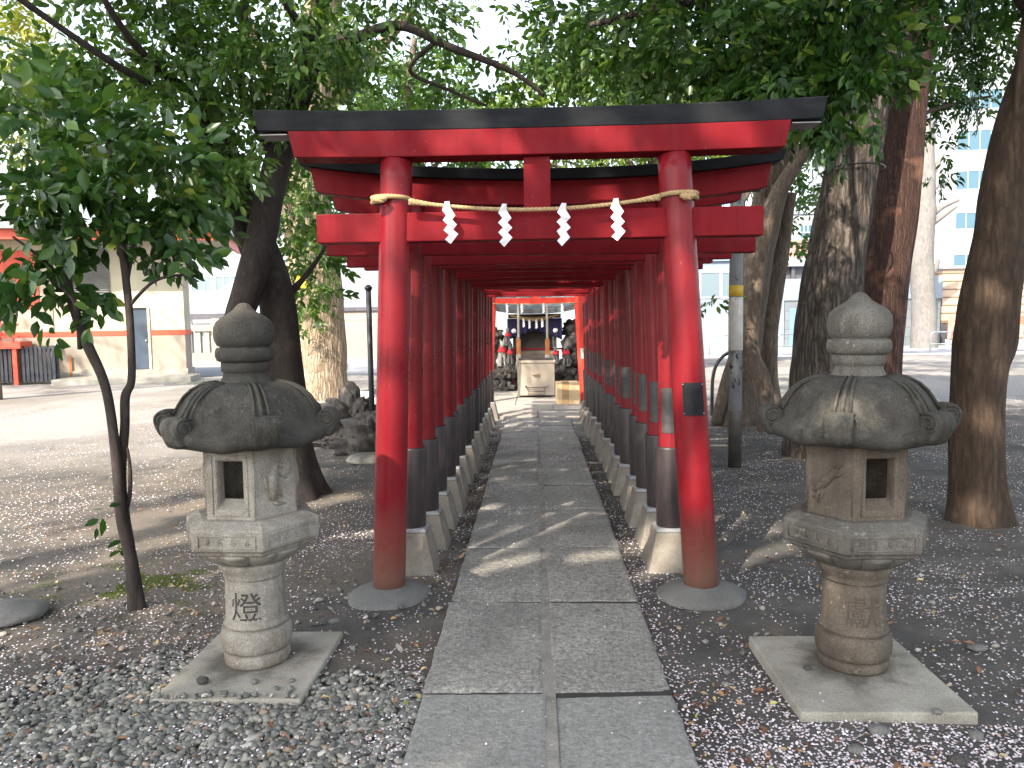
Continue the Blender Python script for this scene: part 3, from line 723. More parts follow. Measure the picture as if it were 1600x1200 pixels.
    for k in range(6):
        a0, a1 = fr+k*PI/3, fr+(k+1)*PI/3
        A0 = Vector((R*math.cos(a0), R*math.sin(a0), 0)); A1 = Vector((R*math.cos(a1), R*math.sin(a1), 0))
        nrm = (A0+A1).normalized()
        def at(f, z, o=.0): q = A0.lerp(A1, f)+nrm*o; return (q.x, q.y, z)
        win = (k in ((5, 2) if side < 0 else (0, 3)))
        if not win:
            fb.add([at(0, zb), at(1, zb), at(1, zt), at(0, zt)], [(0, 1, 2, 3)]); fb.add([at(.13, zb+.03, -.055), at(.87, zb+.03, -.055), at(.87, zt-.03, -.055), at(.13, zt-.03, -.055)], [(3, 2, 1, 0)])
            # weathered animal carved in low relief
            if side > 0:
                body = [(.18, .83), (.3, .845), (.42, .875), (.55, .905), (.66, .935)]
                rel.tube([at(f, z, -.004) for f, z in body], [.012, .02, .024, .02, .012], 10)
                for seg in ([(.55, .90), (.68, .905), (.82, .925)], [(.62, .93), (.74, .955), (.84, .985)], [(.3, .84), (.24, .80), (.12, .795)], [(.36, .85), (.34, .80), (.25, .775)], [(.2, .83), (.12, .845), (.1, .86)]):
                    rel.tube([at(f, z, -.002) for f, z in seg], [.012, .009, .005], 8)
            else:
                body = [(.46, .80), (.44, .85), (.46, .90), (.52, .945), (.60, .955)]
                rel.tube([at(f, z, -.004) for f, z in body], [.02, .027, .024, .017, .012], 10)
                for seg in ([(.60, .955), (.66, .94), (.7, .93)], [(.58, .93), (.66, .90), (.78, .885)], [(.5, .81), (.62, .83), (.66, .80)], [(.44, .79), (.56, .775), (.74, .772)], [(.8, .90), (.83, .94), (.84, .985)], [(.4, .83), (.3, .86), (.28, .91)]):
                    rel.tube([at(f, z, -.002) for f, z in seg], [.012, .009, .006], 8)
            rel.tube([at(.03, zb+.02, 0), at(.03, zt-.02, 0)], .004, 6); rel.tube([at(.97, zb+.02, 0), at(.97, zt-.02, 0)], .004, 6)
        else:
            f0, f1, h0, h1 = .24, .80, .765, .985
            o = [at(0, zb), at(1, zb), at(1, zt), at(0, zt)]
            i_ = [at(f0, h0), at(f1, h0), at(f1, h1), at(f0, h1)]
            j_ = [at(f0+.02, h0+.010, -.016), at(f1-.02, h0+.010, -.016), at(f1-.02, h1-.008, -.016), at(f0+.02, h1-.008, -.016)]
            d_ = [at(f0+.03, h0+.045, -.055), at(f1-.03, h0+.045, -.055), at(f1-.03, h1-.010, -.055), at(f0+.03, h1-.010, -.055)]
            e_ = [at(.13, zb+.03, -.055), at(.87, zb+.03, -.055), at(.87, zt-.03, -.055), at(.13, zt-.03, -.055)]
            vs = o+i_+j_+d_+e_; fs = []
            for b in (0, 4, 8, 12):
                for q in range(4): fs.append((b+q, b+(q+1) % 4, b+4+(q+1) % 4, b+4+q))
            fb.add(vs, fs)
            rel.tube([at(f0-.09, h0-.022), at(f1+.09, h0-.022), at(f1+.09, h1+.02), at(f0-.09, h1+.02), at(f0-.09, h0-.022)], .004, 6)
    top = [(R*math.cos(fr+k*PI/3), R*math.sin(fr+k*PI/3), zt) for k in range(6)]; bot = [(x, y, zb) for x, y, z in top]
    for zi in (zb+.03, zt-.03): fb.add([(x*.715, y*.715, zi) for x, y, z in top], [(0, 1, 2, 3, 4, 5)])
    fb.add(top, [(0, 1, 2, 3, 4, 5)]); fb.add(bot, [(5, 4, 3, 2, 1, 0)])
    me = fb.build('firebox', mats[2], L, fixn=False)
    bm = bmesh.new(); bm.from_mesh(me.data); bmesh.ops.remove_doubles(bm, verts=bm.verts, dist=1e-5); bmesh.ops.recalc_face_normals(bm, faces=bm.faces); bm.to_mesh(me.data); bm.free()
    b = me.modifiers.new('bevel', 'BEVEL'); b.width = .006; b.segments = 2; b.limit_method = 'ANGLE'
    rel.build('carved_relief', mats[2], me)
    # roof with curled corners
    rr0 = cam_a + math.radians(10)*(-side)
    prof = [(.09, 1.312), (.13, 1.310), (.165, 1.305), (.205, 1.294), (.245, 1.272), (.278, 1.241), (.302, 1.204), (.320, 1.166), (.338, 1.136), (.362, 1.116), (.385, 1.105), (.396, 1.092), (.397, 1.070), (.384, 1.050), (.35, 1.036), (.26, 1.030), (.1, 1.030)]
    def rf(a, r, z, j):
        hz = hexf(a); wgt = min(1, max(0, (r-.13)/.15)); k = 1+(hz-1)*wgt*.95
        cb = abs(((a+PI/6) % (PI/3))-PI/6)/(PI/6)          # 0 at a corner, 1 at mid side
        lift = (.030*(1-cb)**1.5-.008*cb)*min(1, max(0, (r-.28)/.1)) if 3 < j < 15 else 0
        k *= 1+.014*noise.noise(Vector((math.cos(a)*4+seed, math.sin(a)*4, z*8)))
        return r*k, z+lift
    rfm = MB().lathe(prof, 144, fn=rf, rot0=rr0)
    rib = [(.135, 1.309), (.17, 1.305), (.205, 1.296), (.245, 1.275), (.278, 1.245), (.302, 1.209), (.322, 1.172)]
    for k in range(6):
        a = rr0+k*PI/3; er = Vector((math.cos(a), math.sin(a), 0)); et = Vector((-math.sin(a), math.cos(a), 0)); ez = Vector((0, 0, 1))
        for o_, rad in ((-.03, .006), (0, .009), (.03, .006)):
            rfm.tube([er*r+ez*z+et*o_*(.6+.4*i/6) for i, (r, z) in enumerate(rib)], rad, 8)
    rfo = rfm.build('roof', mats[3], L)
    for k in range(6):
        a = rr0+k*PI/3; er = Vector((math.cos(a), math.sin(a), 0)); et = Vector((-math.sin(a), math.cos(a), 0)); ez = Vector((0, 0, 1))
        cm = MB(); cr_ = .047; cc = er*.366+ez*1.142
        ring = 28; vs = []; secs = [(-.050, .80), (-.045, .93), (-.030, 1.0), (-.018, .95), (-.012, 1.03), (.012, 1.03), (.018, .95), (.030, 1.0), (.045, .93), (.050, .80)]
        for (t_, f) in secs:
            for i in range(ring):
                an = 2*PI*i/ring
                # stretched towards the eave below, so the scroll grows out of the corner
                rx = cr_*f*math.cos(an); rz = cr_*f*math.sin(an)*(1.0 if math.sin(an) > 0 else 1.75)
                if math.sin(an) < 0: rx *= (1+.25*math.sin(an)) if math.cos(an) > 0 else 1.0
                vs.append(cc+er*rx+ez*rz+et*t_)
        fs = [(j*ring+i, j*ring+(i+1) % ring, (j+1)*ring+(i+1) % ring, (j+1)*ring+i) for j in range(len(secs)-1) for i in range(ring)]
        fs += [tuple(range(ring)), tuple((len(secs)-1)*ring+i for i in range(ring))]
        cm.add(vs, fs, True)
        for sg in (-1, 1):
            cm.tube([cc+et*(sg*.049)+(er*math.cos(2.1-tt*sg*0-tt)+ez*math.sin(2.1-tt))*(.040*(1-tt/16)) for tt in [i*.32 for i in range(36)]], .0065, 6)
        cm.build('roof_curl', mats[3], rfo)
    # neck and jewel finial
    MB().lathe([(.09, 1.30), (.118, 1.301), (.108, 1.315), (.098, 1.335), (.096, 1.352), (.097, 1.354), (.104, 1.358), (.106, 1.395), (.10, 1.400), (.06, 1.402)], 64, fn=wob(.02, 4, seed+2)).build('neck', mats[4], L)
    MB().lathe([(.07, 1.398), (.104, 1.399), (.120, 1.406), (.127, 1.425), (.127, 1.445), (.122, 1.459), (.112, 1.463), (.105, 1.464), (.108, 1.468), (.118, 1.475), (.127, 1.498), (.130, 1.526), (.128, 1.552), (.118, 1.576), (.098, 1.595), (.070, 1.611), (.050, 1.624), (.037, 1.638), (.026, 1.652), (.012, 1.659), (.0, 1.660)], 72, fn=wob(.04, 4, seed+4)).build('finial', mats[3] if side < 0 else mats[4], L)
    return L
lantern('stone_lantern', 'grey stone lantern left of the torii, dark mossy roof, carved 燈 on its pale column', (-1.30, 3.40, 0), -1,
        (MT['granite_light'], MT['granite_light'], MT['granite_light'], MT['granite_dark'], MT['granite_dark']), (-1.29, 3.355), (.62, .70), .030, '燈', .315, -20, 1.0)
lantern('stone_lantern', 'brownish stone lantern right of the torii, chipped roof, carved 獻 on its dark column', (1.372, 3.31, 0), 1,
        (MT['granite_brown'], MT['granite_mid'], MT['granite_brown'], MT['granite_dark'], MT['granite_mid']), (1.335, 3.235), (.67, .73), .045, '獻', .315, 17, 5.0)

# ------------------------------------------------------------------ rocks and loose stones
def rock(name, label, cat, c, size, seed, m, sub=4, rough=.35, freq=1.6, group=None, flat=0):
    bm = bmesh.new(); bmesh.ops.create_icosphere(bm, subdivisions=sub, radius=1)
    for v in bm.verts:
        p = v.co.normalized(); q = p*freq+Vector((seed*3.7, seed*1.9, seed*.7))
        d = 1+rough*(noise.fractal(q, .9, 2.2, 5)) - rough*.5*abs(noise.noise(q*2.7))
        v.co = Vector((p.x*size[0]*d, p.y*size[1]*d, p.z*size[2]*(d if not flat else 1)))
    me = bpy.data.meshes.new(name); bm.to_mesh(me); bm.free(); me.materials.append(m)
    for f in me.polygons: f.use_smooth = True
    o = bpy.data.objects.new(name, me); COL.objects.link(o); o.location = c
    return tag(o, label, cat, group)
r0 = G(535, 690); 
for i, (uu, vv, y, s, lb) in enumerate([
        (590, 700, 9.3, (.48, .34, .40), 'biggest dark lava boulder of the pile, beside the left pillar of the front torii'),
        (552, 655, 9.9, (.36, .30, .34), 'dark pitted lava rock topping the pile in front of the big pale trunk'),
        (515, 690, 9.9, (.34, .25, .20), 'low brown lava rock at the left edge of the pile near the lantern roof'),
        (632, 668, 10.3, (.40, .3, .36), 'dark lava rock at the right end of the pile, seen between torii posts')]):
    rock('lava_rock', lb, 'rock', P(uu, vv, y), s, i+1.3, MT['lava'], 5, .62, 1.9, 'lava rocks piled left of the tunnel')
rock('stepping_stone', 'flat pale round stepping stone in front of the lava rocks', 'stone', G(580, 722)+Vector((.0, .05, .03)), (.30, .26, .075), 9, MT['slab'], 4, .12, 1.2)
rock('flat_stone', 'smooth grey green flat stone lying at the left edge in the gravel', 'stone', G(8, 972)+Vector((-.02, .05, .03)), (.19, .17, .062), 12, MT['mound'], 4, .12, 1.1)
for i, (uu, vv, s, zz, lb, gp) in enumerate([
        (317, 1063, (.028, .02, .017), .045, 'largest dark pebble on the left lantern base slab', 'loose pebbles on the lantern slabs'),
        (398, 1065, (.016, .014, .012), .038, 'small dark pebble right under the left lantern column on its slab', 'loose pebbles on the lantern slabs'),
        (456, 1063, (.014, .012, .009), .036, 'small dark pebble near the right edge of the left lantern slab', 'loose pebbles on the lantern slabs'),
        (1262, 1043, (.018, .013, .012), .055, 'dark pebble left of the right lantern column on its slab', 'loose pebbles on the lantern slabs'),
        (1465, 1112, (.020, .016, .012), .055, 'grey pebble at the front right corner of the right lantern slab', 'loose pebbles on the lantern slabs'),
        (1528, 1012, (.045, .03, .016), .012, 'dark flat stone lying on the soil right of the right lantern', 'stones on the soil by the right lantern'),
        (1190, 885, (.05, .03, .016), .012, 'dark flat stone on the soil just right of the right front pillar', 'stones on the soil by the right lantern'),
        (1372, 1142, (.04, .03, .026), .015, 'brown stone among petals at the front edge of the right lantern slab', 'stones on the soil by the right lantern'),
        (1525, 1150, (.028, .022, .02), .012, 'dark grey stone at the front right corner of the right lantern slab, on the ground', 'stones on the soil by the right lantern'),
        (1500, 1188, (.036, .026, .022), .012, 'grey stone lying in the petals at the lower right', 'stones on the soil by the right lantern'),
        (1338, 1172, (.032, .026, .02), .012, 'rounded grey stone in the petals in front of the right lantern slab', 'stones on the soil by the right lantern')]):
    rock('loose_stone', lb, 'stone', G(uu, vv, zz), s, i+20.1, MT['mound'] if i % 3 else MT['lava'], 3, .25, 1.1, gp)

# ------------------------------------------------------------------ ground cover: pebbles, petals, dead leaves, moss
SLABS = [(-1.60, -.98, 3.005, 3.705), (1.0, 1.67, 2.87, 3.60)]
def blocked(x, y, pad=0.0):
    if -.485-pad < x < .545+pad and .9 < y < 12.4: return True
    for a, b, c, d in SLABS:
        if a-pad < x < b+pad and c-pad < y < d+pad: return True
    return False
def nz(x, y, s, o=0.0): return noise.fractal(Vector((x*s, y*s, o)), .9, 2.1, 4)
bm = bmesh.new(); bmesh.ops.create_icosphere(bm, subdivisions=2, radius=1)
PEB_V = [tuple(v.co) for v in bm.verts]; bm.verts.index_update(); PEB_F = [tuple(v.index for v in f.verts) for f in bm.faces]; bm.free()
def rand_frames(n, tilt):
    Z = norm(np.c_[RNG.normal(0, tilt, n), RNG.normal(0, tilt, n), np.ones(n)]); a = RNG.uniform(0, 2*PI, n)
    X = np.c_[np.cos(a), np.sin(a), np.zeros(n)]; X = norm(X-Z*np.sum(X*Z, 1)[:, None]); return X, np.cross(Z, X), Z
pts = []
while len(pts) < 15000:
    x = random.uniform(-3.4, -.49); y = random.uniform(2.2, 4.5)
    if blocked(x, y, -.015): continue
    bound = 3.55 + .5*nz(x, y, .9, 3) - .25*max(0, x+1.0) + .18*min(0, x+1.4)
    d = (bound-y)/.55
    if x > -.98 and y > 3.3: d -= .45
    if random.random() > min(1, max(0.012, d)): continue
    s = random.uniform(.0075, .0165)*(1 if random.random() < .9 else 1.45)
    pts.append((x, y, random.uniform(.002, .018)+ground_z(x, y), s))
for _ in range(260):
    x = random.uniform(.58, 3.2); y = random.uniform(2.2, 6)
    if not blocked(x, y): pts.append((x, y, .004, random.uniform(.006, .016)))
for (a, b, c, d) in SLABS[:1]:
    for _ in range(40): pts.append((random.uniform(a, b), c+abs(random.gauss(0, .03)), .038, random.uniform(.008, .014)))
pp = np.array(pts); X, Y, Z = rand_frames(len(pp), .35); s = pp[:, 3]
V, F = instance(PEB_V, PEB_F, pp[:, :3], X, Y, Z, s*RNG.uniform(1.0, 1.55, len(s)), s*RNG.uniform(.75, 1.05, len(s)), s*RNG.uniform(.42, .75, len(s)))
V = V + (RNG.normal(0, .0011, V.shape))
tag(fast_mesh('gravel', V, F, MT['pebble'], var=np.repeat(RNG.random(len(pp)), 42), smooth=True), 'rounded grey river gravel spread in the left foreground', 'gravel', None, 'stuff')

PETV = [(math.cos(a)*(1.0 if i != 0 else .72), math.sin(a)*.78, .14*math.cos(2*a)) for i, a in enumerate([k*2*PI/7 for k in range(7)])]
PETF = [tuple(range(7))]
pts = []
def petal_density(x, y):
    k = .55+1.15*nz(x, y, .8, 8)+.6*nz(x, y, 2.3, 4)
    if x > .5:
        e = x-.55
        if y < 12.5: k += 1.5*math.exp(-(e/.09)**2)
        if x > .6 and y < 3.7 and x < 1.9: k += .9*math.exp(-((x-1.0)/.45)**2)*(1 if y < 3.4 else .4)
        if y < 2.86 and x < 2.2: k += 1.1
        if 3.6 < y < 5.5 and 1.0 < x < 2.4: k -= .35
    else:
        if y < 12.5 and x > -.8: k += .45*math.exp(-((-.5-x)/.14)**2)
        if y < 3.5: k -= .02
        if -2.6 < x < -1.0 and 3.7 < y < 4.9: k -= .15
    return k
tries = 0
while len(pts) < 56000 and tries < 400000:
    tries += 1
    y = 2.3+12.7*random.random()**1.7; x = random.uniform(-.85*y-.8, .85*y+.6)
    if blocked(x, y, 0.0) or (abs(x) < 1.2 and y > 12.4): continue
    if y > 8 and x < -2 and random.random() < .35: continue
    if random.random() < max(0.02, petal_density(x, y))*.62: pts.append((x, y, ground_z(x, y)+random.uniform(.002, .010)+(.016 if x < -.5 and y < 3.5 else 0), 1))
# strays and drifts lying on the slabs of the path
for _ in range(9000):
    y = random.uniform(2.2, 12.3); x = random.uniform(-.47, .53)
    k = .035+max(0, nz(x, y, 1.4, 21)-.12)*1.9*(1 if y > 5.2 else .12)
    if abs(x-.036) < .03: k += .12
    if y < 4: k *= .5
    if random.random() < k: pts.append((x, y, .040 if abs(x-.036) > .03 else .027, .9))
for (a, b, c, d), n_ in zip(SLABS, (4, 6)):
    for _ in range(n_): pts.append((random.uniform(a, b), random.uniform(c, d), .036 if a < 0 else .05, 1))
pp = np.array(pts); X, Y, Z = rand_frames(len(pp), .22); s = RNG.uniform(.0042, .0070, len(pp))*(1+np.clip(pp[:, 1]-4, 0, 8)*.035)
V, F = instance(PETV, PETF, pp[:, :3], X, Y, Z, s, s, s)
tag(fast_mesh('fallen_petals', V, F, MT['petal'], var=np.repeat(RNG.random(len(pp)), 7)), 'pale pink fallen cherry petals scattered over the soil', 'petals', None, 'stuff')

LEAF_V = [(0, 0, 0), (.20, .28, .045), (.215, .58, .05), (0, 1, -.06), (-.215, .58, .05), (-.20, .28, .045)]
LEAF_F = [(0, 1, 2, 3), (0, 3, 4, 5)]
pts = []
while len(pts) < 1500:
    y = 2.3+7.7*random.random()**1.4; x = random.uniform(-.75*y-.4, .75*y+.3)
    if blocked(x, y): continue
    k = .15+.5*max(0, nz(x, y, .7, 31))
    if -.95 < x < -.49 and y > 4.4: k += .8
    if .56 < x < 1.0 and y < 3.2: k += .5
    if random.random() < k: pts.append((x, y, ground_z(x, y)+random.uniform(.006, .014)+(.012 if x < -.5 and y < 3.4 else 0), random.uniform(.018, .042)))
for uu, vv, sc in ((1120, 972, .07), (1136, 975, .035), (1075, 935, .045), (1460, 955, .05), (1505, 1003, .05), (1400, 1190, .06), (1195, 1080, .045), (610, 1105, .05), (580, 1120, .045), (440, 1145, .06), (425, 1140, .05), (500, 1090, .04)):
    g = G(uu, vv, .02); pts.append((g.x, g.y, .022, sc))
pp = np.array(pts); X, Y, Z = rand_frames(len(pp), .28); s = pp[:, 3]
V, F = instance(LEAF_V, LEAF_F, pp[:, :3], X, Y, Z, s*1.1, s*1.15, s*1.6)
tag(fast_mesh('fallen_leaves', V, F, MT['litter'], var=np.repeat(RNG.random(len(pp)), 6)), 'dry brown and yellow fallen leaves lying among the petals', 'dead leaves', None, 'stuff')
pts = []
for _ in range(30000):
    g = (random.gauss(-2.42, .33), random.gauss(4.45, .22)) if random.random() < .8 else (random.gauss(-7.9, .8), random.gauss(21.7, .5))
    if g[1] < 10 and nz(g[0], g[1], 3.0, 5) < .12: continue
    pts.append((g[0], g[1], ground_z(g[0], g[1])-.001))
pp = np.array(pts); X, Y, Z = rand_frames(len(pp), .5); s = RNG.uniform(.004, .011, len(pp))*(1+(pp[:, 1] > 10)*3)
V, F = instance([(-.3, 0, 0), (.3, 0, 0), (0, .3, 1)], [(0, 1, 2)], pp, X, Y, Z, s, s, s)
tag(fast_mesh('moss', V, F, MT['moss'], var=np.repeat(RNG.random(len(pp)), 3)), 'small patch of yellow green moss on the soil', 'moss', None, 'stuff')

# ------------------------------------------------------------------ trees
def smooth_path(pts, n):
    """Catmull-Rom through (x,y,z,r) points"""
    q = [pts[0]]+list(pts)+[pts[-1]]; out = []
    m = len(pts)-1
    for i in range(m):
        p0, p1, p2, p3 = [np.array(k, float) for k in q[i:i+4]]
        for j in range(n):
            t_ = j/n
            out.append(.5*((2*p1)+(-p0+p2)*t_+(2*p0-5*p1+4*p2-p3)*t_**2+(-p0+3*p1-3*p2+p3)*t_**3))
    out.append(np.array(pts[-1], float)); return out
def limb(mb, pts, n=10, sides=14, rough=.06, seed=0.0, flare=0.0, lobes=5, freq=3.0, ridge=0.0, rf=(9, 1.4)):
    sp = smooth_path(pts, n); z0 = pts[0][2]
    def disp(p, q, r, f):
        d = 1+rough*noise.noise(Vector((p.x*freq+q.x*1.3+seed, p.y*freq+q.y*1.3, p.z*freq*.6)))
        if flare:
            h = max(0, p.z-z0); a = math.atan2(q.y, q.x)
            d += flare*math.exp(-h/.22)*(.55+.45*math.cos(lobes*a+seed))
        if ridge:
            a = math.atan2(q.y, q.x)
            g = noise.noise(Vector((math.cos(a)*rf[0]*.5+seed, math.sin(a)*rf[0]*.5, p.z*rf[1])))
            d += ridge*(abs(g)*2-.5)
        return d
    mb.tube([Vector(p[:3]) for p in sp], [max(.002, p[3]) for p in sp], sides, disp=disp)
def pz(u, v, y, rpx):               # point plus radius given in photo pixels at that distance
    p = P(u, v, y); return (p.x, p.y, p.z, rpx*y/1200)
def leaves(blobs, size, spray=10, twig=.28, seedless=True, droop=.25, shell=.45):
    """blobs: (centre, (rx,ry,rz), number of sprays). Returns leaf transforms"""
    POS = []; DIR = []; NRM = []; S = []
    for c, r, n in blobs:
        n = int(n)
        d = norm(RNG.normal(size=(n, 3))); rad = (shell+(1-shell)*RNG.random(n)**.6)[:, None]
        # clumping: sprays gather round a handful of twig ends
        k = max(3, n//9); cen = norm(RNG.normal(size=(k, 3)))*(.35+.65*RNG.random(k)**.5)[:, None]
        pick = RNG.integers(0, k, n)
        base = np.where(RNG.random(n)[:, None] < .72, cen[pick]+RNG.normal(0, .16, (n, 3)), d*rad)
        p0 = np.array(c)[None]+base*np.array(r)[None]
        td = norm(norm(base+1e-6)*.8+RNG.normal(0, .55, (n, 3))+np.array([0, 0, -droop]))
        L = twig*RNG.uniform(.6, 1.3, n)
        side = norm(np.cross(td, RNG.normal(size=(n, 3)))); up = np.cross(side, td)
        up = up*np.sign(up[:, 2:3]+1e-9); side = np.cross(td, up)
        for j in range(spray):
            f = (j+.7)/spray; sg = 1 if j % 2 else -1
            pos = p0+td*(L*f)[:, None]+RNG.normal(0, .012, (n, 3))
            dr = norm(td*(.55+.5*f)+side*sg*(1.0-.55*f)+RNG.normal(0, .22, (n, 3))+np.array([0, 0, -.22]))
            nm = norm(up+RNG.normal(0, .33, (n, 3))); nm = norm(nm-dr*np.sum(nm*dr, 1)[:, None])
            POS.append(pos); DIR.append(dr); NRM.append(nm); S.append(size*RNG.uniform(.65, 1.2, n))
    return np.concatenate(POS), np.concatenate(DIR), np.concatenate(NRM), np.concatenate(S)
# openings in the leaf canopy that let the sun reach the gate, the path and the trunks
SUNSPOTS = []
def spot(u, v, y, *rs):
    for du, dv, r in rs: SUNSPOTS.append((P(u+du, v+dv, y), r*1.35+.01))
def gspot(u, v, *rs):
    for du, dv, r in rs: SUNSPOTS.append((G(u+du, v+dv), r))
spot(602, 640, 4.19, (8, -12, .06), (14, 8, .05), (-4, 36, .06), (6, 62, .065), (18, 78, .05), (12, 100, .035))
spot(606, 330, 4.19, (0, 0, .05), (8, 14, .05), (-6, 34, .03)); spot(604, 448, 4.19, (0, 0, .028)); spot(596, 500, 4.19, (0, 0, .035), (6, 20, .035))
spot(545, 350, 4.22, (0, 0, .03), (16, 12, .022), (-40, 0, .025)); spot(655, 345, 4.22, (0, 0, .04), (20, 8, .03), (65, -4, .035))
spot(690, 225, 4.19, (0, 0, .022), (18, 8, .018), (100, 0, .022), (112, 6, .02)); spot(925, 205, 4.19, (0, 0, .025), (40, 10, .03), (195, -10, .035), (240, 5, .025))
spot(725, 185, 4.18, (0, 0, .035), (10, 8, .03)); spot(1115, 172, 4.18, (0, 0, .035), (8, 10, .03)); spot(912, 180, 4.18, (0, 0, .028))
spot(1082, 440, 4.19, (-4, 0, .035), (4, 42, .05), (10, 66, .055), (14, 92, .055), (0, 140, .06), (-8, 160, .055), (12, 250, .06), (-6, 275, .05), (8, 300, .05), (4, 330, .035))
spot(1040, 555, 4.75, (0, 0, .05), (-4, 28, .05), (0, 130, .06), (2, 150, .05)); spot(1036, 725, 4.72, (0, 0, .06), (4, 25, .045), (-8, 80, .05), (-4, 100, .06)); spot(1035, 865, 4.6, (0, 0, .09), (-18, 10, .09), (10, -15, .07))
spot(1000, 850, 5.2, (0, 0, .07)); spot(1012, 460, 5.25, (0, 0, .035)); spot(652, 455, 4.75, (0, 0, .04)); spot(650, 655, 4.73, (-4, 0, .05), (4, 24, .05)); spot(645, 716, 4.71, (0, 0, .045)); spot(655, 845, 4.6, (0, 0, .05))
gspot(780, 890, (-60, 12, .03), (-30, 5, .035), (5, -2, .045), (40, -9, .04), (65, -14, .025)); gspot(940, 874, (-30, 4, .035), (0, 0, .045), (25, -2, .035)); gspot(915, 770, (-20, 4, .03), (4, 0, .045), (24, -3, .03)); gspot(870, 825, (0, 0, .03)); gspot(760, 800, (10, -2, .035)); gspot(745, 760, (0, 0, .03))
gspot(1205, 860, (-40, 8, .07), (-10, 2, .08), (20, -6, .08), (45, -14, .06)); gspot(590, 830, (-20, 4, .08), (10, 0, .07), (-60, 8, .06)); gspot(470, 800, (-30, 0, .12), (20, -10, .12), (60, -20, .12))
gspot(260, 800, (-60, 20, .16), (0, 0, .18), (60, -15, .16), (-120, 40, .14), (-60, 60, .13), (10, 45, .12)); gspot(90, 780, (0, 0, .2), (60, -30, .2), (-60, 20, .18)); gspot(240, 720, (-80, 10, .3), (0, 0, .3), (60, -10, .3)); gspot(690, 1010, (0, 0, .03)); gspot(430, 880, (-40, 8, .06), (0, 0, .05))
spot(1545, 645, 5.6, (0, 0, .04), (-20, 140, .05), (-15, 150, .04), (25, -90, .035), (10, -200, .05)); spot(1340, 390, 8.5, (0, 0, .07), (-30, -20, .06), (-20, -90, .07), (10, -60, .08)); spot(1425, 100, 9.3, (0, -30, .12), (4, 0, .13), (8, 30, .1), (8, 130, .12), (-50, 270, .09), (-45, 250, .08))
spot(1335, 870, 3.1, (-60, 0, .02)); spot(1300, 620, 3.0, (0, 0, .025), (40, 10, .02)); spot(400, 610, 3.1, (0, 0, .02))
def clear_gaps(pos, dr, nm, s):
    keep = np.ones(len(pos), bool); d = np.array(sdir); mid = pos+dr*(s*.5)[:, None]
    for c, r in SUNSPOTS:
        v = mid-np.array(c)[None]; t_ = v @ d
        perp = np.linalg.norm(v-t_[:, None]*d[None], axis=1)
        keep &= ~((t_ < -.6) & (perp < r+s*.30))
    return pos[keep], dr[keep], nm[keep], s[keep]
def crown(parent, m, blobs, size, name='crown', origin=None, width=1.0, bias=0.0, **kw):
    pos, dr, nm, s = leaves(blobs, size, **kw)
    pos, dr, nm, s = clear_gaps(pos, dr, nm, s)
    X = np.cross(dr, nm); V, F = instance(LEAF_V, LEAF_F, pos, X, dr, nm, s*width, s, s)
    cl = np.clip(RNG.beta(1.6, 2.2, len(pos))+bias, 0, 1)
    return fast_mesh(name, V, F, m, parent, np.repeat(cl, 6), False, origin)
def bl(u, v, y, rpx, n, ay=1.0, az=1.0):
    r = rpx*y/1200; return (tuple(P(u, v, y)), (r, r*ay, r*az), n)
def tree(name, label, base, limbs, bk, crowns, group=None, sides=20, rough=.06, flare=.35, ridge=0.0, rf=(9, 1.4), n=12, twigs=None):
    t_ = thing(name, label, 'tree', base, 0, group)
    mb = MB()
    for i, l in enumerate(limbs):
        limb(mb, l, n if i == 0 else max(6, n//2), sides if i == 0 else max(8, sides//2), rough, i*1.7+base[0], flare if i == 0 else 0, ridge=ridge if i == 0 else 0, rf=rf)
    mb.build('trunk', bk, t_, base)
    for (m, blobs, size, kw) in crowns: crown(t_, m, blobs, size, origin=np.array(base), **kw)
    return t_

def shade_blobs(n, x0, x1, y0, y1, z0, z1, per):
    out = []
    for _ in range(n):
        out.append(((random.uniform(x0, x1), random.uniform(y0, y1), random.uniform(z0, z1)), (random.uniform(.8, 1.5), random.uniform(.8, 1.5), random.uniform(.5, .9)), per))
    return out
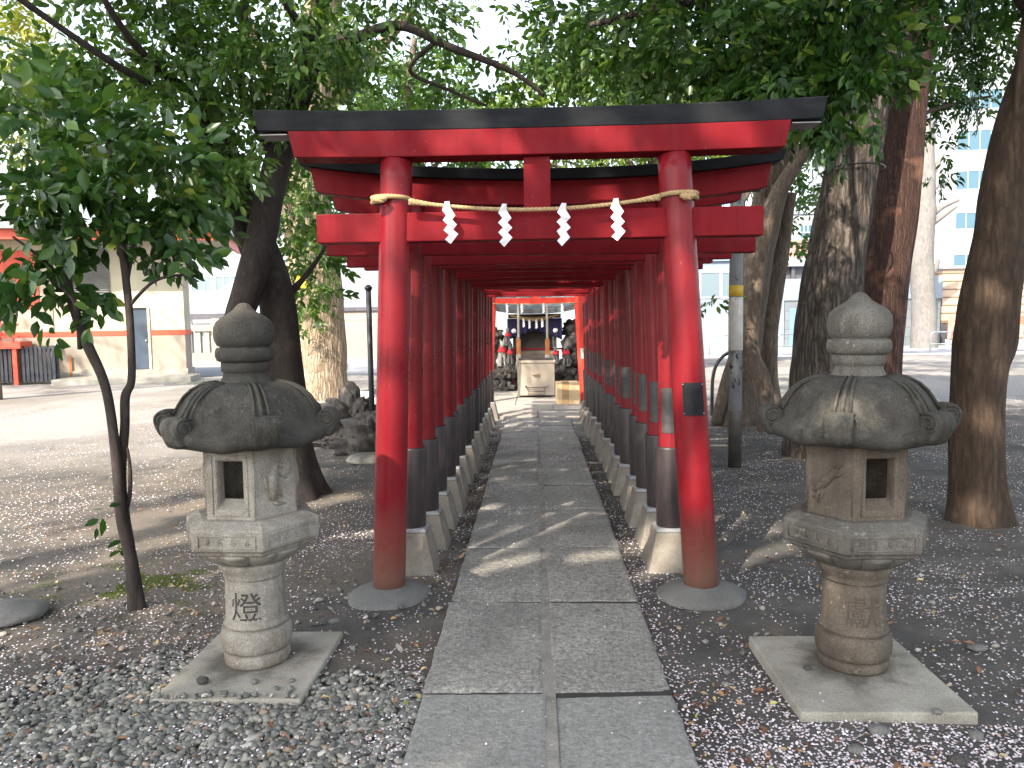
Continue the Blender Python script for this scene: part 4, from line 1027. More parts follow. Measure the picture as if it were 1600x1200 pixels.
# dark leaning evergreen behind the left lantern
b = tuple(G(462, 775)); b2 = G(378, 778)
def bp(x, y, z, r): return (x, y, z, r)
Y0 = b[1]
limbsA = [
    [(b[0], b[1], -.05, .25), pz(455, 690, Y0, 30), pz(447, 600, Y0, 29), pz(433, 470, Y0, 28), pz(412, 400, Y0+.1, 26), pz(385, 320, Y0+.3, 20), pz(350, 220, Y0+.4, 15), pz(300, 80, Y0, 11), pz(230, -100, Y0-.8, 8)],
    [(b2.x, b2.y, -.05, .16), pz(376, 640, Y0-.3, 15), pz(368, 520, Y0-.35, 18), pz(384, 462, Y0-.3, 23), pz(405, 390, Y0-.2, 23), pz(420, 310, Y0-.1, 22), pz(440, 230, Y0, 20), pz(463, 165, Y0, 19), pz(485, 90, Y0, 16), pz(500, 10, Y0, 13), pz(520, -120, Y0, 9)],
    [pz(476, 118, Y0, 13), pz(510, 85, Y0-.1, 9), pz(560, 58, Y0-.2, 8), pz(625, 40, Y0-.3, 7), pz(700, 72, Y0-.3, 6), pz(800, 112, Y0-.2, 4), pz(850, 150, Y0-.2, 2.5)],
    [pz(405, 440, Y0+.1, 14), pz(380, 370, Y0+.1, 13), pz(357, 310, Y0+.1, 12), pz(335, 230, Y0, 10), pz(300, 150, Y0-.3, 8), pz(200, 80, Y0-1.0, 6)],
    [pz(430, 255, Y0, 9), pz(400, 190, Y0-.2, 8), pz(375, 120, Y0-.4, 7), pz(385, 0, Y0-.6, 5)],
    [pz(300, 150, Y0-.3, 7), pz(215, 75, Y0-1.2, 6), pz(160, -5, Y0-1.6, 5)],
    [pz(230, 130, Y0-1.0, 6), pz(175, 98, Y0-1.5, 5.5), pz(90, 40, Y0-1.8, 5), pz(20, -10, Y0-2, 5)],
    [pz(680, 65, Y0-.3, 4), pz(640, 110, Y0-.2, 3), pz(700, 140, Y0, 2.5), pz(760, 165, Y0+.1, 2)],
    [pz(505, 80, Y0, 8), pz(470, 40, Y0-.4, 6), pz(430, -20, Y0-.7, 5)],
    [pz(440, 470, Y0, 9), pz(470, 440, Y0+.2, 5), pz(500, 400, Y0+.3, 3), pz(520, 360, Y0+.4, 2)],
]
A1 = [bl(60, 70, 6.3, 110, 110), bl(190, 95, 6.2, 115, 150), bl(320, 50, 6.3, 115, 150), bl(290, 225, 6.2, 95, 130), bl(190, 215, 6.7, 95, 120), bl(420, 120, 6.4, 95, 120),
      bl(390, 265, 7.4, 70, 80), bl(295, 300, 6.6, 60, 70), bl(520, 70, 7, 85, 70), bl(610, 25, 7, 80, 50), bl(690, 40, 7.4, 60, 22), bl(690, 135, 7.8, 60, 40), bl(480, 320, 8.0, 50, 60),
      bl(460, -60, 6.2, 150, 200), bl(200, -60, 6.2, 150, 180), bl(690, -80, 7, 110, 60), bl(495, 400, 7.9, 36, 34), bl(485, 455, 8.2, 22, 14), bl(800, 125, 7.2, 55, 28), bl(760, 190, 7.6, 60, 28), bl(560, 130, 8.2, 60, 50), bl(130, 170, 6.0, 60, 60), bl(250, 150, 6.6, 90, 90), bl(345, 160, 6.9, 70, 70), bl(400, 30, 6.8, 90, 90),
      bl(20, 190, 6.6, 60, 40), bl(470, 205, 7.6, 40, 26)]
tree('evergreen_tree', 'dark leaning evergreen with several stems standing close behind the left lantern', b, limbsA, MT['bark_dark'],
     [(MT['leaf_mid'], [(c, r, n*.72) for c, r, n in A1], .094, dict(spray=10, twig=.30, bias=.07)), (MT['leaf_dark'], shade_blobs(20, -5.3, -1.2, .8, 5.6, 5.8, 8.6, 54)+shade_blobs(12, -6.5, -2.5, 7.5, 10.5, 8.6, 10.5, 60), .15, dict(spray=12, twig=.42, name='upper_crown'))], None, 32, .09, .45)

# slender broad-leaved sapling at the left
b = tuple(G(213, 951)); y = b[1]
limbsB = [
    [(b[0]-.012, b[1], -.03, .036), pz(205, 880, y, 9.5), pz(190, 810, y, 8.5), pz(182, 720, y, 8), pz(172, 640, y, 7.5), pz(160, 590, y, 7.2), pz(135, 535, y, 8), pz(115, 480, y, 7), pz(100, 420, y, 6.5), pz(85, 350, y+.05, 5), pz(60, 270, y+.1, 3.5)],
    [(b[0]+.02, b[1]+.01, -.03, .034), pz(207, 880, y+.02, 9), pz(193, 800, y+.05, 9), pz(189, 740, y+.06, 8), pz(195, 670, y+.05, 7), pz(196, 620, y+.05, 7), pz(206, 590, y+.05, 6), pz(203, 500, y+.05, 6), pz(196, 430, y+.05, 6), pz(188, 370, y+.05, 5.5), pz(183, 300, y+.05, 4), pz(170, 220, y+.1, 3)],
    [pz(197, 795, y+.05, 4.5), pz(203, 770, y+.04, 3.5), pz(203, 730, y+.03, 3), pz(199, 700, y+.03, 2)],
    [pz(198, 440, y+.05, 4), pz(206, 400, y+.1, 3), pz(215, 360, y+.1, 2.5), pz(240, 320, y+.1, 2)],
    [pz(125, 545, y, 4), pz(122, 500, y-.05, 4), pz(112, 465, y-.1, 3), pz(70, 430, y-.1, 2)],
    [pz(105, 440, y, 3), pz(60, 400, y-.15, 2.5), pz(20, 370, y-.2, 2)],
    [pz(200, 480, y+.05, 3), pz(240, 440, y+.05, 2.5), pz(285, 430, y+.05, 2), pz(310, 440, y+.05, 1.5)],
]
B1 = [bl(85, 310, 4.0, 75, 26), bl(60, 370, 3.9, 62, 17), bl(30, 260, 3.8, 70, 22), bl(175, 265, 4.15, 75, 24), bl(240, 385, 4.2, 42, 10), bl(275, 405, 4.2, 32, 5), bl(205, 300, 4.15, 60, 15), bl(110, 430, 4.0, 36, 7), bl(178, 485, 4.15, 26, 5), bl(20, 425, 3.9, 40, 7), bl(120, 230, 4.0, 85, 26), bl(260, 315, 4.3, 48, 11), bl(225, 230, 4.3, 65, 18), bl(60, 470, 4, 22, 3), bl(290, 270, 4.4, 45, 11), bl(180, 370, 4.15, 50, 9), bl(235, 330, 4.2, 50, 9), bl(40, 440, 3.9, 50, 9), bl(130, 340, 4.1, 60, 11), bl(285, 350, 4.3, 36, 6), bl(150, 440, 4.1, 26, 4)]
saps = tree('sapling', 'slender two-stemmed broad-leaved sapling at the left, in front of the shrine hall', b, limbsB, MT['bark_dark'],
     [(MT['leaf_camellia'], [(c, r, n*1.2) for c, r, n in B1], .105, dict(spray=7, twig=.2, width=1.1, droop=.3, bias=.08)),
      (MT['leaf_camellia'], [bl(170, 800, y, 14, 2), bl(185, 850, y, 12, 2)], .09, dict(spray=3, twig=.1))], None, 14, .10, .12)

# big pale trunk further back on the left
b = tuple(G(500, 622)); y = b[1]
tree('broad_tree', 'big tree with pale deeply furrowed bark behind the lava rock pile, left of the torii', b,
     [[(b[0], b[1], -.1, .60), pz(502, 560, y, 38), pz(497, 480, y, 39), pz(485, 380, y, 38), pz(475, 280, y, 38), pz(480, 170, y, 36), pz(500, 60, y, 30), pz(520, -100, y, 22)],
      [pz(478, 250, y, 18), pz(430, 150, y-.5, 12), pz(380, 20, y-1, 9)], [pz(485, 200, y, 16), pz(560, 110, y+.5, 10), pz(640, 20, y+.5, 8)]], MT['bark_light'],
     [(MT['leaf_mid'], [bl(455, 330, y-.9, 40, 60), bl(500, 390, y-1, 30, 46), bl(480, 470, y-.9, 16, 16), bl(485, 500, y-.9, 14, 12), bl(510, 450, y-.9, 16, 16), bl(500, 300, y-1, 36, 46), bl(450, -80, y, 120, 160), bl(620, -60, y, 110, 150), bl(545, 345, y-.6, 22, 20)], .125, dict(spray=9, twig=.3))],
     None, 40, .05, .12, .07, (8, .5), 14)

# furrowed trunk right, with the canopy that hangs over the gate
b = tuple(G(1283, 712)); y = b[1]
limbsD = [[(b[0]+.03, b[1], -.1, .42), pz(1288, 640, y, 53), pz(1290, 560, y, 49), pz(1302, 430, y, 42), pz(1324, 300, y, 38), pz(1347, 150, y, 38), pz(1373, 0, y, 36), pz(1400, -160, y, 32), pz(1420, -320, y, 26)],
          [pz(1385, -70, y, 18), pz(1300, -60, y-1, 13), pz(1180, -20, y-2, 9), pz(1040, 10, y-2.3, 6), pz(920, 40, y-2.2, 4)],
          [pz(1050, 5, y-2.3, 4), pz(1000, 10, y-2, 3), pz(960, 60, y-1.5, 2)],
          [pz(1180, -20, y-2, 6), pz(1200, 60, y-2.6, 4), pz(1250, 130, y-3, 3), pz(1330, 170, y-3.2, 2)],
          [pz(1300, -60, y-1, 8), pz(1290, 0, y-2.4, 5), pz(1340, 50, y-3, 3), pz(1410, 70, y-3.2, 1.8)]]
D1 = [bl(900, 55, 7.4, 85, 130), bl(1000, 45, 7, 100, 170), bl(1100, 50, 6.5, 100, 170), bl(1180, 100, 6, 80, 130), bl(1265, 90, 5.5, 85, 130), bl(1335, 165, 5.4, 40, 30), bl(1250, 170, 5.8, 45, 40), bl(1350, 40, 5.5, 70, 70), bl(1415, 75, 5.4, 28, 12), bl(960, 125, 8.6, 60, 70), bl(1060, 130, 8.6, 60, 80), bl(870, 110, 8.6, 45, 40), bl(1140, 150, 7.5, 50, 60),
      bl(1000, -60, 7, 150, 190), bl(1200, -60, 6, 150, 190), bl(1340, -80, 6, 120, 120), bl(1310, 215, 5.4, 22, 7), bl(1150, 20, 7, 80, 100), bl(1330, 120, 5.4, 50, 45)]
tr = tree('furrowed_tree', 'thick tree with grey furrowed bark directly behind the right lantern', b, limbsD, MT['bark_furrow'],
     [(MT['leaf_mid'], [(c, r, n*.8) for c, r, n in D1[:3]+D1[10:13]], .095, dict(spray=10, twig=.3, bias=.05)), (MT['leaf_dark'], [(c, r, n*.85) for c, r, n in D1[3:10]+D1[13:]], .10, dict(spray=10, twig=.3, bias=.10)), (MT['leaf_dark'], shade_blobs(30, -1.5, 7.5, 2.5, 9.5, 7.2, 10.5, 56), .17, dict(spray=12, twig=.45, name='upper_crown'))], None, 64, .05, .22, .10, (15, 1.0), 22)
c = P(1332, 268, y); ring = [(c.x+.315*math.cos(a*PI/24)*1.02, c.y+.315*math.sin(a*PI/24)*1.02, c.z-.03*math.sin(a*PI/24)) for a in range(49)]
MB().tube(ring, .011, 6).build('wire_loop', MT['black_plastic'], tr, b)

# reddish straight trunk
b = tuple(G(1362, 690)); y = b[1]
def foliage_right(): return [bl(1505, 45, 13, 70, 150), bl(1480, 95, 13, 60, 110), bl(1470, 170, 12.5, 32, 30), bl(1540, 60, 13, 50, 80), bl(1520, 150, 12.5, 36, 34), bl(1545, 165, 12.5, 22, 14), bl(1465, 230, 12.5, 24, 22), bl(1460, 20, 12.5, 50, 80), bl(1460, 280, 12.5, 14, 8), bl(1500, -60, 12, 110, 160), bl(1450, 140, 12, 30, 34)]
tree('reddish_tree', 'straight tree with reddish stringy bark and a dark split, right of the grey furrowed trunk', b,
     [[(b[0], b[1], -.1, .42), pz(1364, 640, y, 38), pz(1371, 560, y, 34), pz(1384, 430, y, 33), pz(1400, 300, y, 34), pz(1416, 150, y, 31), pz(1432, 0, y, 30), pz(1450, -160, y, 27), pz(1465, -320, y, 22)],
      [pz(1420, 120, y+.1, 10), pz(1445, 60, y+1.2, 6), pz(1500, 40, 12.6, 4), pz(1550, 30, 13, 2)], [pz(1412, 200, y+.1, 8), pz(1450, 175, y+1.2, 3), pz(1500, 160, 12.4, 2.4), pz(1550, 150, 12.5, 1.5)]],
     MT['bark_red'], [(MT['leaf_dark'], foliage_right(), .12, dict(spray=9, twig=.34, width=.8)), (MT['leaf_dark'], shade_blobs(30, 1, 9, 6, 12, 8.2, 11, 50)+shade_blobs(60, 3, 20, 9, 24, 12.4, 15.5, 50), .24, dict(spray=12, twig=.55, name='upper_crown'))], None, 48, .05, .12, .09, (9, .35), 16)

# leaning trunk at the right edge
b = tuple(G(1530, 815)); y = b[1]
tree('bent_tree', 'bent tree with smooth dark brown bark at the right edge of the photo', b,
     [[(b[0], b[1], -.08, .215), pz(1526, 760, y, 39), pz(1525, 690, y, 36.5), pz(1527, 620, y, 35), pz(1530, 570, y, 37), pz(1538, 525, y, 43), pz(1552, 430, y, 40), pz(1562, 360, y, 36), pz(1567, 300, y, 33), pz(1592, 200, y, 33), pz(1640, 50, y, 30), pz(1680, -120, y, 26)],
      [pz(1583, 230, y-.05, 20), pz(1585, 195, y-.08, 10), pz(1590, 150, y-.08, 7), pz(1599, 60, y-.08, 6), pz(1612, -40, y-.08, 5)],
      [pz(1640, 50, y, 16), pz(1560, -60, y-.5, 12), pz(1450, -200, y-1, 8)]],
     MT['bark_brown'], [(MT['leaf_dark'], [bl(1620, -200, y, 160, 160), bl(1450, -230, y-.6, 160, 160), bl(1760, -120, y, 150, 140)], .11, dict(spray=10, twig=.3))], None, 40, .10, .36, .06, (5, 1.0), 14)

# twisted pale multi-stemmed tree behind the tunnel on the right
b = tuple(G(1168, 662)); y = b[1]
tree('twisted_tree', 'twisted pale multi-stemmed tree with spreading roots, behind the grey post right of the tunnel', b,
     [[(P(1152, 655, y).x, y, -.1, .30), pz(1158, 610, y, 24), pz(1166, 540, y, 22), pz(1178, 450, y, 22), pz(1194, 350, y, 24), pz(1214, 250, y, 26), pz(1232, 160, y, 25), pz(1255, 40, y, 18), pz(1280, -100, y, 12)],
      [(P(1199, 668, y-.8).x, y-.8, -.08, .14), pz(1198, 640, y-.8, 14), pz(1188, 590, y-.7, 14), pz(1172, 555, y-.6, 15), pz(1171, 500, y-.55, 17), pz(1179, 430, y-.5, 16), pz(1192, 370, y-.5, 15), pz(1213, 310, y-.5, 13), pz(1235, 270, y-.5, 11), pz(1262, 225, y-.5, 10), pz(1275, 190, y-.5, 9), pz(1293, 130, y-.5, 8), pz(1310, 60, y-.5, 6)],
      [(P(1212, 640, y+.3).x, y+.3, -.08, .16), pz(1203, 590, y+.3, 12), pz(1202, 520, y+.3, 14), pz(1212, 440, y+.3, 14), pz(1222, 370, y+.3, 13), pz(1232, 300, y+.2, 12)],
      [pz(1120, 662, y-.1, 10), pz(1128, 630, y-.1, 10), pz(1142, 585, y-.05, 12), pz(1155, 545, y, 12)],
      [pz(1182, 300, y-.3, 6), pz(1190, 230, y-.4, 6), pz(1200, 180, y-.4, 6), pz(1230, 130, y-.4, 4)],
      [pz(1275, 190, y-.5, 4), pz(1240, 200, y-.7, 3), pz(1215, 215, y-.8, 2)]],
     MT['bark_pale'], [(MT['leaf_mid'], [bl(1250, 330, y+1.4, 42, 60), bl(1275, 250, y+1.4, 40, 46), bl(1235, 380, y+1.2, 20, 16), bl(1290, 180, y+1.0, 46, 46), bl(1240, 100, y, 70, 90), bl(1215, 160, y-.5, 30, 18), bl(1210, 470, y+1.5, 10, 5), bl(1110, 475, y-1, 14, 6), bl(1290, 310, y+1.6, 26, 22)], .115, dict(spray=8, twig=.3))], None, 28, .12, .5, .0, (5, 1), 12)

# sunlit trees beyond the tunnel
def far_tree(label, u, y, blobs, m, size, rpx=14, bias=0.0):
    b = (P(u, 520, y).x, y, 0.0)
    lim = [[(b[0], y, -.1, rpx*y/1000), pz(u, 420, y, rpx), pz(u+6, 300, y, rpx*.85), pz(u-4, 180, y, rpx*.6), pz(u+8, 60, y, rpx*.35)]]
    for c, r, n_ in blobs[:7]:
        lim.append([pz(u, 330, y, rpx*.5), ((b[0]+c[0])/2, (y+c[1])/2, (P(u, 330, y).z+c[2])/2+.2, rpx*.3*y/1200), (c[0], c[1], c[2], .03)])
    return tree('background_tree', label, b, lim, MT['bark_pale'], [(m, blobs, size, dict(spray=9, twig=.5, bias=bias))], 'sunlit trees beyond the tunnel', 16)
far_tree('bright green tree beyond the tunnel, seen above the left half of the front torii', 640, 20, [bl(560, 150, 20, 70, 150), bl(640, 190, 20, 70, 160), bl(720, 220, 20, 65, 150), bl(600, 250, 20, 60, 110), bl(690, 140, 21, 60, 110), bl(770, 250, 20, 50, 90), bl(530, 60, 20, 60, 90)], MT['leaf_mid'], .19, 12)
far_tree('yellow green sunlit tree beyond the tunnel, seen above the middle of the front torii', 1020, 22, [bl(840, 190, 22, 70, 150), bl(920, 160, 22, 75, 170), bl(1010, 180, 22, 75, 170), bl(880, 250, 22, 55, 110), bl(980, 255, 22, 55, 110), bl(800, 240, 22, 50, 80), bl(1060, 250, 22, 50, 90), bl(930, 90, 22, 70, 120)], MT['leaf_bright'], .19, 12, -.05)
far_tree('green tree beyond the tunnel, behind the twisted pale trunk on the right', 1150, 25, [bl(1110, 190, 25, 65, 150), bl(1170, 220, 25, 60, 120), bl(1130, 270, 25, 50, 90), bl(1250, 200, 25, 50, 80), bl(1090, 120, 25, 70, 120)], MT['leaf_mid'], .2, 10)
far_tree('yellow green tree far left, half hidden behind the dark evergreen leaves', -20, 17, shade_blobs(44, -21, -8, 9.5, 17, 9.4, 12, 46)+[bl(20, 150, 17, 70, 120), bl(40, 90, 17, 60, 90), bl(70, 210, 17, 45, 50), bl(-40, 220, 17, 70, 90), bl(10, 40, 17, 60, 80)], MT['leaf_yellow'], .16, 12)

# tall evergreens behind the viewer, whose crowns shade the gate and the lanterns
for (bx, by, lb, zone) in ((-5.6, -3.6, 'tall evergreen behind the viewer on the left, shading the gate', (-6.6, -.8, -6.5, 1.2)), (2.6, -4.6, 'tall evergreen behind the viewer on the right, shading the right lantern', (-1.2, 5.5, -6.0, 3.5))):
    bb = [((c[0]-1.9, c[1]-3.3, c[2]+3.6), r_, n_) for c, r_, n_ in shade_blobs(44, *zone, 5.6, 8.8, 66)+(shade_blobs(14, -5.5, .6, -2.6, 1.3, 6.0, 8.0, 60) if bx < 0 else shade_blobs(8, -4.5, -1, -6.5, -2.5, 6.0, 8.0, 60)+shade_blobs(8, -2.8, .2, -4.2, -1.4, 6.0, 8.0, 60))]
    lim = [[(bx, by, -.1, .42), (bx+.1, by, 2, .34), (bx-.3, by-.2, 5.5, .28), (bx-.6, by-.7, 9, .18), (bx-.8, by-1, 12, .06)]]
    for c, r, n_ in bb[::3]: lim.append([(bx-.3, by-.2, 6, .12), ((bx+c[0])/2, (by+c[1])/2, 8, .08), (c[0], c[1], c[2], .02)])
    tree('evergreen_tree', lb, (bx, by, 0), lim, MT['bark_dark'], [(MT['leaf_dark'], bb, .15, dict(spray=12, twig=.42))], None, 16)

# ------------------------------------------------------------------ grey post, lamp, black post
b = G(1148, 729)
t_ = thing('utility_post', 'grey metal post with a yellow tape band and dark lower end, right of the tunnel', 'post', b)
MB().lathe([(.068, .60), (.068, 4.6), (.05, 4.62)], 28).build('pole', MT['post'], t_)
MB().lathe([(.0700, -.05), (.0700, .60), (.069, .603)], 28).build('dark_base', MT['post_dark'], t_)
MB().lathe([(.069, 1.235), (.073, 1.24), (.074, 1.5), (.073, 1.78), (.069, 1.785)], 28, fn=lambda a, r, z, j: (r*(1+.03*noise.noise(Vector((math.cos(a)*3, math.sin(a)*3, z*6)))), z)).build('wrap', MT['tape_white'], t_)
MB().lathe([(.071, 1.80), (.0735, 1.802), (.0735, 1.905), (.071, 1.908)], 28).build('yellow_band', MT['tape_yellow'], t_)
c = P(473, 433, 15.25)
t_ = thing('lamp', 'small lamp with a black cap and yellow body on the big pale trunk', 'lamp', c)
MB().box((0, 0, -.09), (.24, .14, .26)).build('body', MT['yellow'], t_, bevel=.02)
MB().box((0, -.02, .10), (.36, .22, .12)).build('cap', MT['black_plastic'], t_, bevel=.03)
MB().span((-.03, .07, -.05), (.03, .45, .03)).build('bracket', MT['black_plastic'], t_, bevel=.005)
b = P(577, 500, 9.6); b.z = 0
t_ = thing('iron_post', 'thin black iron post standing left of the tunnel behind the lava rocks', 'post', b)
MB().tube([(0, 0, -.05), (0, 0, 2.0)], .035, 16).build('pole', MT['steel_dark'], t_)
MB().lathe([(.05, 2.0), (.05, 2.03), (.02, 2.06)], 16).build('pole_cap', MT['steel_dark'], t_)

# ------------------------------------------------------------------ the little shrine at the end
SY = 17.9
sh = thing('small_shrine', 'small dark wooden shrine with slate roof, purple curtain and steps beyond the tunnel', 'shrine', (-.02, SY, -.04))
MB().span((-.95, -.45, -.02), (.95, 1.0, .62)).build('plinth', MT['lava'], sh, bevel=.04)
for i in range(4):
    MB().span((-.42, -.74+.1*i, .62+.085*i), (.42, -.641+.1*i, .70+.085*i)).build('step', MT['grey_wood'], sh, bevel=.006)
MB().span((-.50, -.33, .62), (.50, .60, .97)).build('floor_frame', MT['dark_wood'], sh, bevel=.01)
for sx in (-1, 1):
    MB().span((sx*.46-.04, -.32, .975), (sx*.46+.04, -.24, 1.70)).build('post', MT['dark_wood'], sh, bevel=.006)
MB().span((-.42, -.1, .975), (.42, .55, 1.70)).build('cabin', MT['dark_wood'], sh)
MB().span((-.60, -.36, 1.705), (.60, -.26, 1.80)).build('beam', MT['dark_wood'], sh, bevel=.006)
mbr = MB()
def roofsec(x):
    k = (abs(x)/.95); l = .10*k**3
    return [(-.78, 1.80+l), (-.80, 1.90+l), (-.45, 1.99+l), (-.05, 2.24+l*.6), (.0, 2.28+l*.6), (.05, 2.24+l*.6), (.7, 1.9+l), (.68, 1.84+l)]
mbr.sweep(lin(-.95, .95, 25), roofsec).build('roof', MT['roof_dark'], sh, bevel=.006)
mbr = MB(); mbr.span((-.93, -.06, 2.30), (.93, .06, 2.40)).build('ridge', MT['roof_dark'], sh, bevel=.02)
# curtain, bunched at the middle and hanging in swags
cm = MB(); nn = 40; rowsz = 6; vs = []
for j in range(rowsz+1):
    for i in range(nn+1):
        x = -.62+1.24*i/nn; k = abs(math.sin(PI*(x+.62)/.62)) if True else 0
        top = 1.70; bot = 1.20+.22*(1-abs(2*((x+.62)/1.24)-1))**.8 - .0
        z = top+(bot-top)*j/rowsz; vs.append((x, -.42+.025*math.sin(i*1.7)*(j/rowsz), z))
cm.add(vs, [(j*(nn+1)+i, j*(nn+1)+i+1, (j+1)*(nn+1)+i+1, (j+1)*(nn+1)+i) for j in range(rowsz) for i in range(nn)], True)
cu = cm.build('curtain', MT['purple'], sh, fixn=False); md = cu.modifiers.new('solid', 'SOLIDIFY'); md.thickness = .006
for x in (-.47, .47):
    MB().lathe([(.055, 0), (.055, .004)], 20, (0, 0, 0)).build('crest', MT['paper'], cu)
    q = cu.children[-1]; q.location = (x, -.445, 1.42); q.rotation_euler = (PI/2, 0, 0)
rs = thing('shimenawa', 'thick straw rope across the front of the small shrine', 'straw rope', (-.02, SY-.52, 1.83))
rope([(-.55+1.1*i/40-.02, SY-.52, 1.74-.10*math.sin(PI*i/40)) for i in range(41)], [.022+.028*math.sin(PI*i/40) for i in range(41)], 3, .01, 40, 'rope', MT['rope'], rs, (-.02, SY-.52, 1.83))
def streamer(c, k, label, group):
    mbp = MB(); th = .003
    L_ = [(0, 1, 2, 15), (15, 2, 3, 4, 14), (14, 4, 5, 6, 12, 13), (12, 6, 7, 8, 9, 10, 11)]
    vs_ = [(c[0]+x*k, c[1]-.006*math.sin(z*95), c[2]+z*k) for x, z in zig]; n_ = 16
    fcs = L_+[tuple(n_+q for q in reversed(f)) for f in L_]+[(q, n_+q, n_+(q+1) % n_, (q+1) % n_) for q in range(n_)]
    return tag(mbp.add(vs_+[(x, y+th, z) for x, y, z in vs_], fcs).build('paper_streamer', MT['paper'], None, c), label, 'paper streamer', group)
for j, uu in enumerate((818, 827, 838, 847)):
    c = P(uu, 497+(0 if j in (0, 3) else 2), SY-.60); streamer(c, .85, 'white paper streamer on the small shrine rope, %s of those four' % ('leftmost', 'second from left', 'third from left', 'rightmost')[j], 'paper streamers on the small shrine rope')
hang = thing('shimenawa', 'thin straw cord with streamers strung high across the far vermilion torii', 'straw rope', (0, 14.75, 1.93))
rope([(-.8+1.6*i/50, 14.76, 1.935-.02*math.sin(PI*i/50)) for i in range(51)], .008, 3, .01, 90, 'rope', MT['rope'], hang, (0, 14.75, 1.93))
for j, uu in enumerate((792, 815, 849, 878)):
    c = P(uu, 474, 14.74); streamer(c, .75, 'white paper streamer under the far vermilion torii beam, %s of those four' % ('leftmost', 'second from left', 'third from left', 'rightmost')[j], 'paper streamers under the vermilion torii')
for j, uu in enumerate((809.5, 854.5)):
    c = P(uu, 475, 16.75)
    t_ = thing('bell_rope', 'white bell rope with orange wooden grip and tassel, %s of the two' % ('left', 'right')[j], 'bell rope', c)
    top = 2.35-c.z
    pts_ = [(0, 0, -.76+i*(top+.76)/60) for i in range(61)]
    rope(pts_, .024, 3, .01, 45, 'cord', MT['cord'], t_)
    MB().box((0, 0, -.93), (.095, .095, .34)).build('grip', MT['cord_wood'], t_, bevel=.01)
    tm = MB()
    for k in range(26):
        a = 2*PI*k/26; r_ = .045 if k % 2 else .03
        tm.tube([(r_*math.cos(a), r_*math.sin(a), -1.09), (r_*1.15*math.cos(a), r_*1.15*math.sin(a), -1.22), (r_*1.75*math.cos(a), r_*1.75*math.sin(a), -1.43+random.uniform(-.02, .02))], [.012, .012, .009], 6)
    tm.build('tassel', MT['cord'], t_)
MB_ = thing('bell_rail', 'dark overhead rail that carries the two bell ropes in front of the small shrine', 'rail', (-.02, 16.75, 0))
MB().span((-1.05, -.035, 2.33), (1.05, .035, 2.42)).build('beam', MT['dark_wood'], MB_, bevel=.006)
for sx in (-1, 1): MB().tube([(sx*1.02, 0, .05), (sx*1.02, 0, 2.35)], .035, 12).build('post', MT['red_tunnel'], MB_)

ob = G(838, 618, .075)
t_ = thing('offering_box', 'pale beige stone offering box with a round crest, in front of the small shrine', 'offering box', (ob.x, ob.y+.16, .075))
MB().span((-.38, -.16, 0), (.38, .34, .66)).build('body', MT['box_stone'], t_, bevel=.012)
MB().tube([(-.28, -.165, .27), (.28, -.165, .27), (.28, -.165, .58), (-.28, -.165, .58), (-.28, -.165, .27)], .008, 6).build('panel_border', MT['box_stone'], t_)
cr_ = MB(); cr_.lathe([(.085, 0), (.085, .008), (.07, .010), (.068, .004), (.05, .004), (.045, .010), (.0, .012)], 28).build('crest', MT['crest'], t_).location = (0, -.161, .43)
t_.children[-1].rotation_euler = (PI/2, 0, 0)
MB().span((-.40, -.18, .661), (.40, .36, .72)).build('lid', MT['box_stone'], t_, bevel=.012)
lt = MB()
for k in range(7): lt.span((-.36, -.13+k*.065, .7205), (.36, -.10+k*.065, .75))
lt.build('lattice', MT['dark_wood'], t_)
hd = MB()
hd.tube([(-.22, -.2, .21), (-.22, -.2, .17), (.22, -.2, .17), (.22, -.2, .21)], .008, 8); hd.tube([(-.17, -.2, .16), (-.17, -.2, .02), (.17, -.2, .02), (.17, -.2, .16)], .008, 8); hd.tube([(-.17, -.2, .09), (.17, -.2, .09)], .007, 8)
hd.build('iron_stand', MT['steel_dark'], t_)
for sx in (-1, 1): MB().lathe([(.0, -.02), (.016, -.012), (.02, 0), (.016, .012), (.0, .02)], 10, (sx*.22, -.2, .22)).build('knob', MT['rail'], t_)

rr_ = thing('red_railing', 'thin red railing on red posts in front of the small shrine', 'railing', (0, 16.9, 0))
ya, yb = P(788, 546, 16.9), P(886, 546, 16.9)
MB().span((ya.x, -.02, ya.z-.02), (yb.x, .02, ya.z+.02)).build('top_rail', MT['red'], rr_)
for uu in (801, 872): q = P(uu, 546, 16.9); MB().span((q.x-.022, -.022, .05), (q.x+.022, .022, q.z-.021)).build('post', MT['red_tunnel'], rr_)
cb_ = G(889, 632, .04)
t_ = thing('cardboard_box', 'brown cardboard box with a taped stripe beside the right foot of the vermilion torii', 'box', (cb_.x-.02, cb_.y+.2, .038), math.radians(3))
MB().box((0, 0, .205), (.42, .38, .41)).build('carton', MT['card'], t_, bevel=.008)
MB().box((-.05, 0, .2075), (.13, .384, .4175)).build('tape', MT['card_tape'], t_)

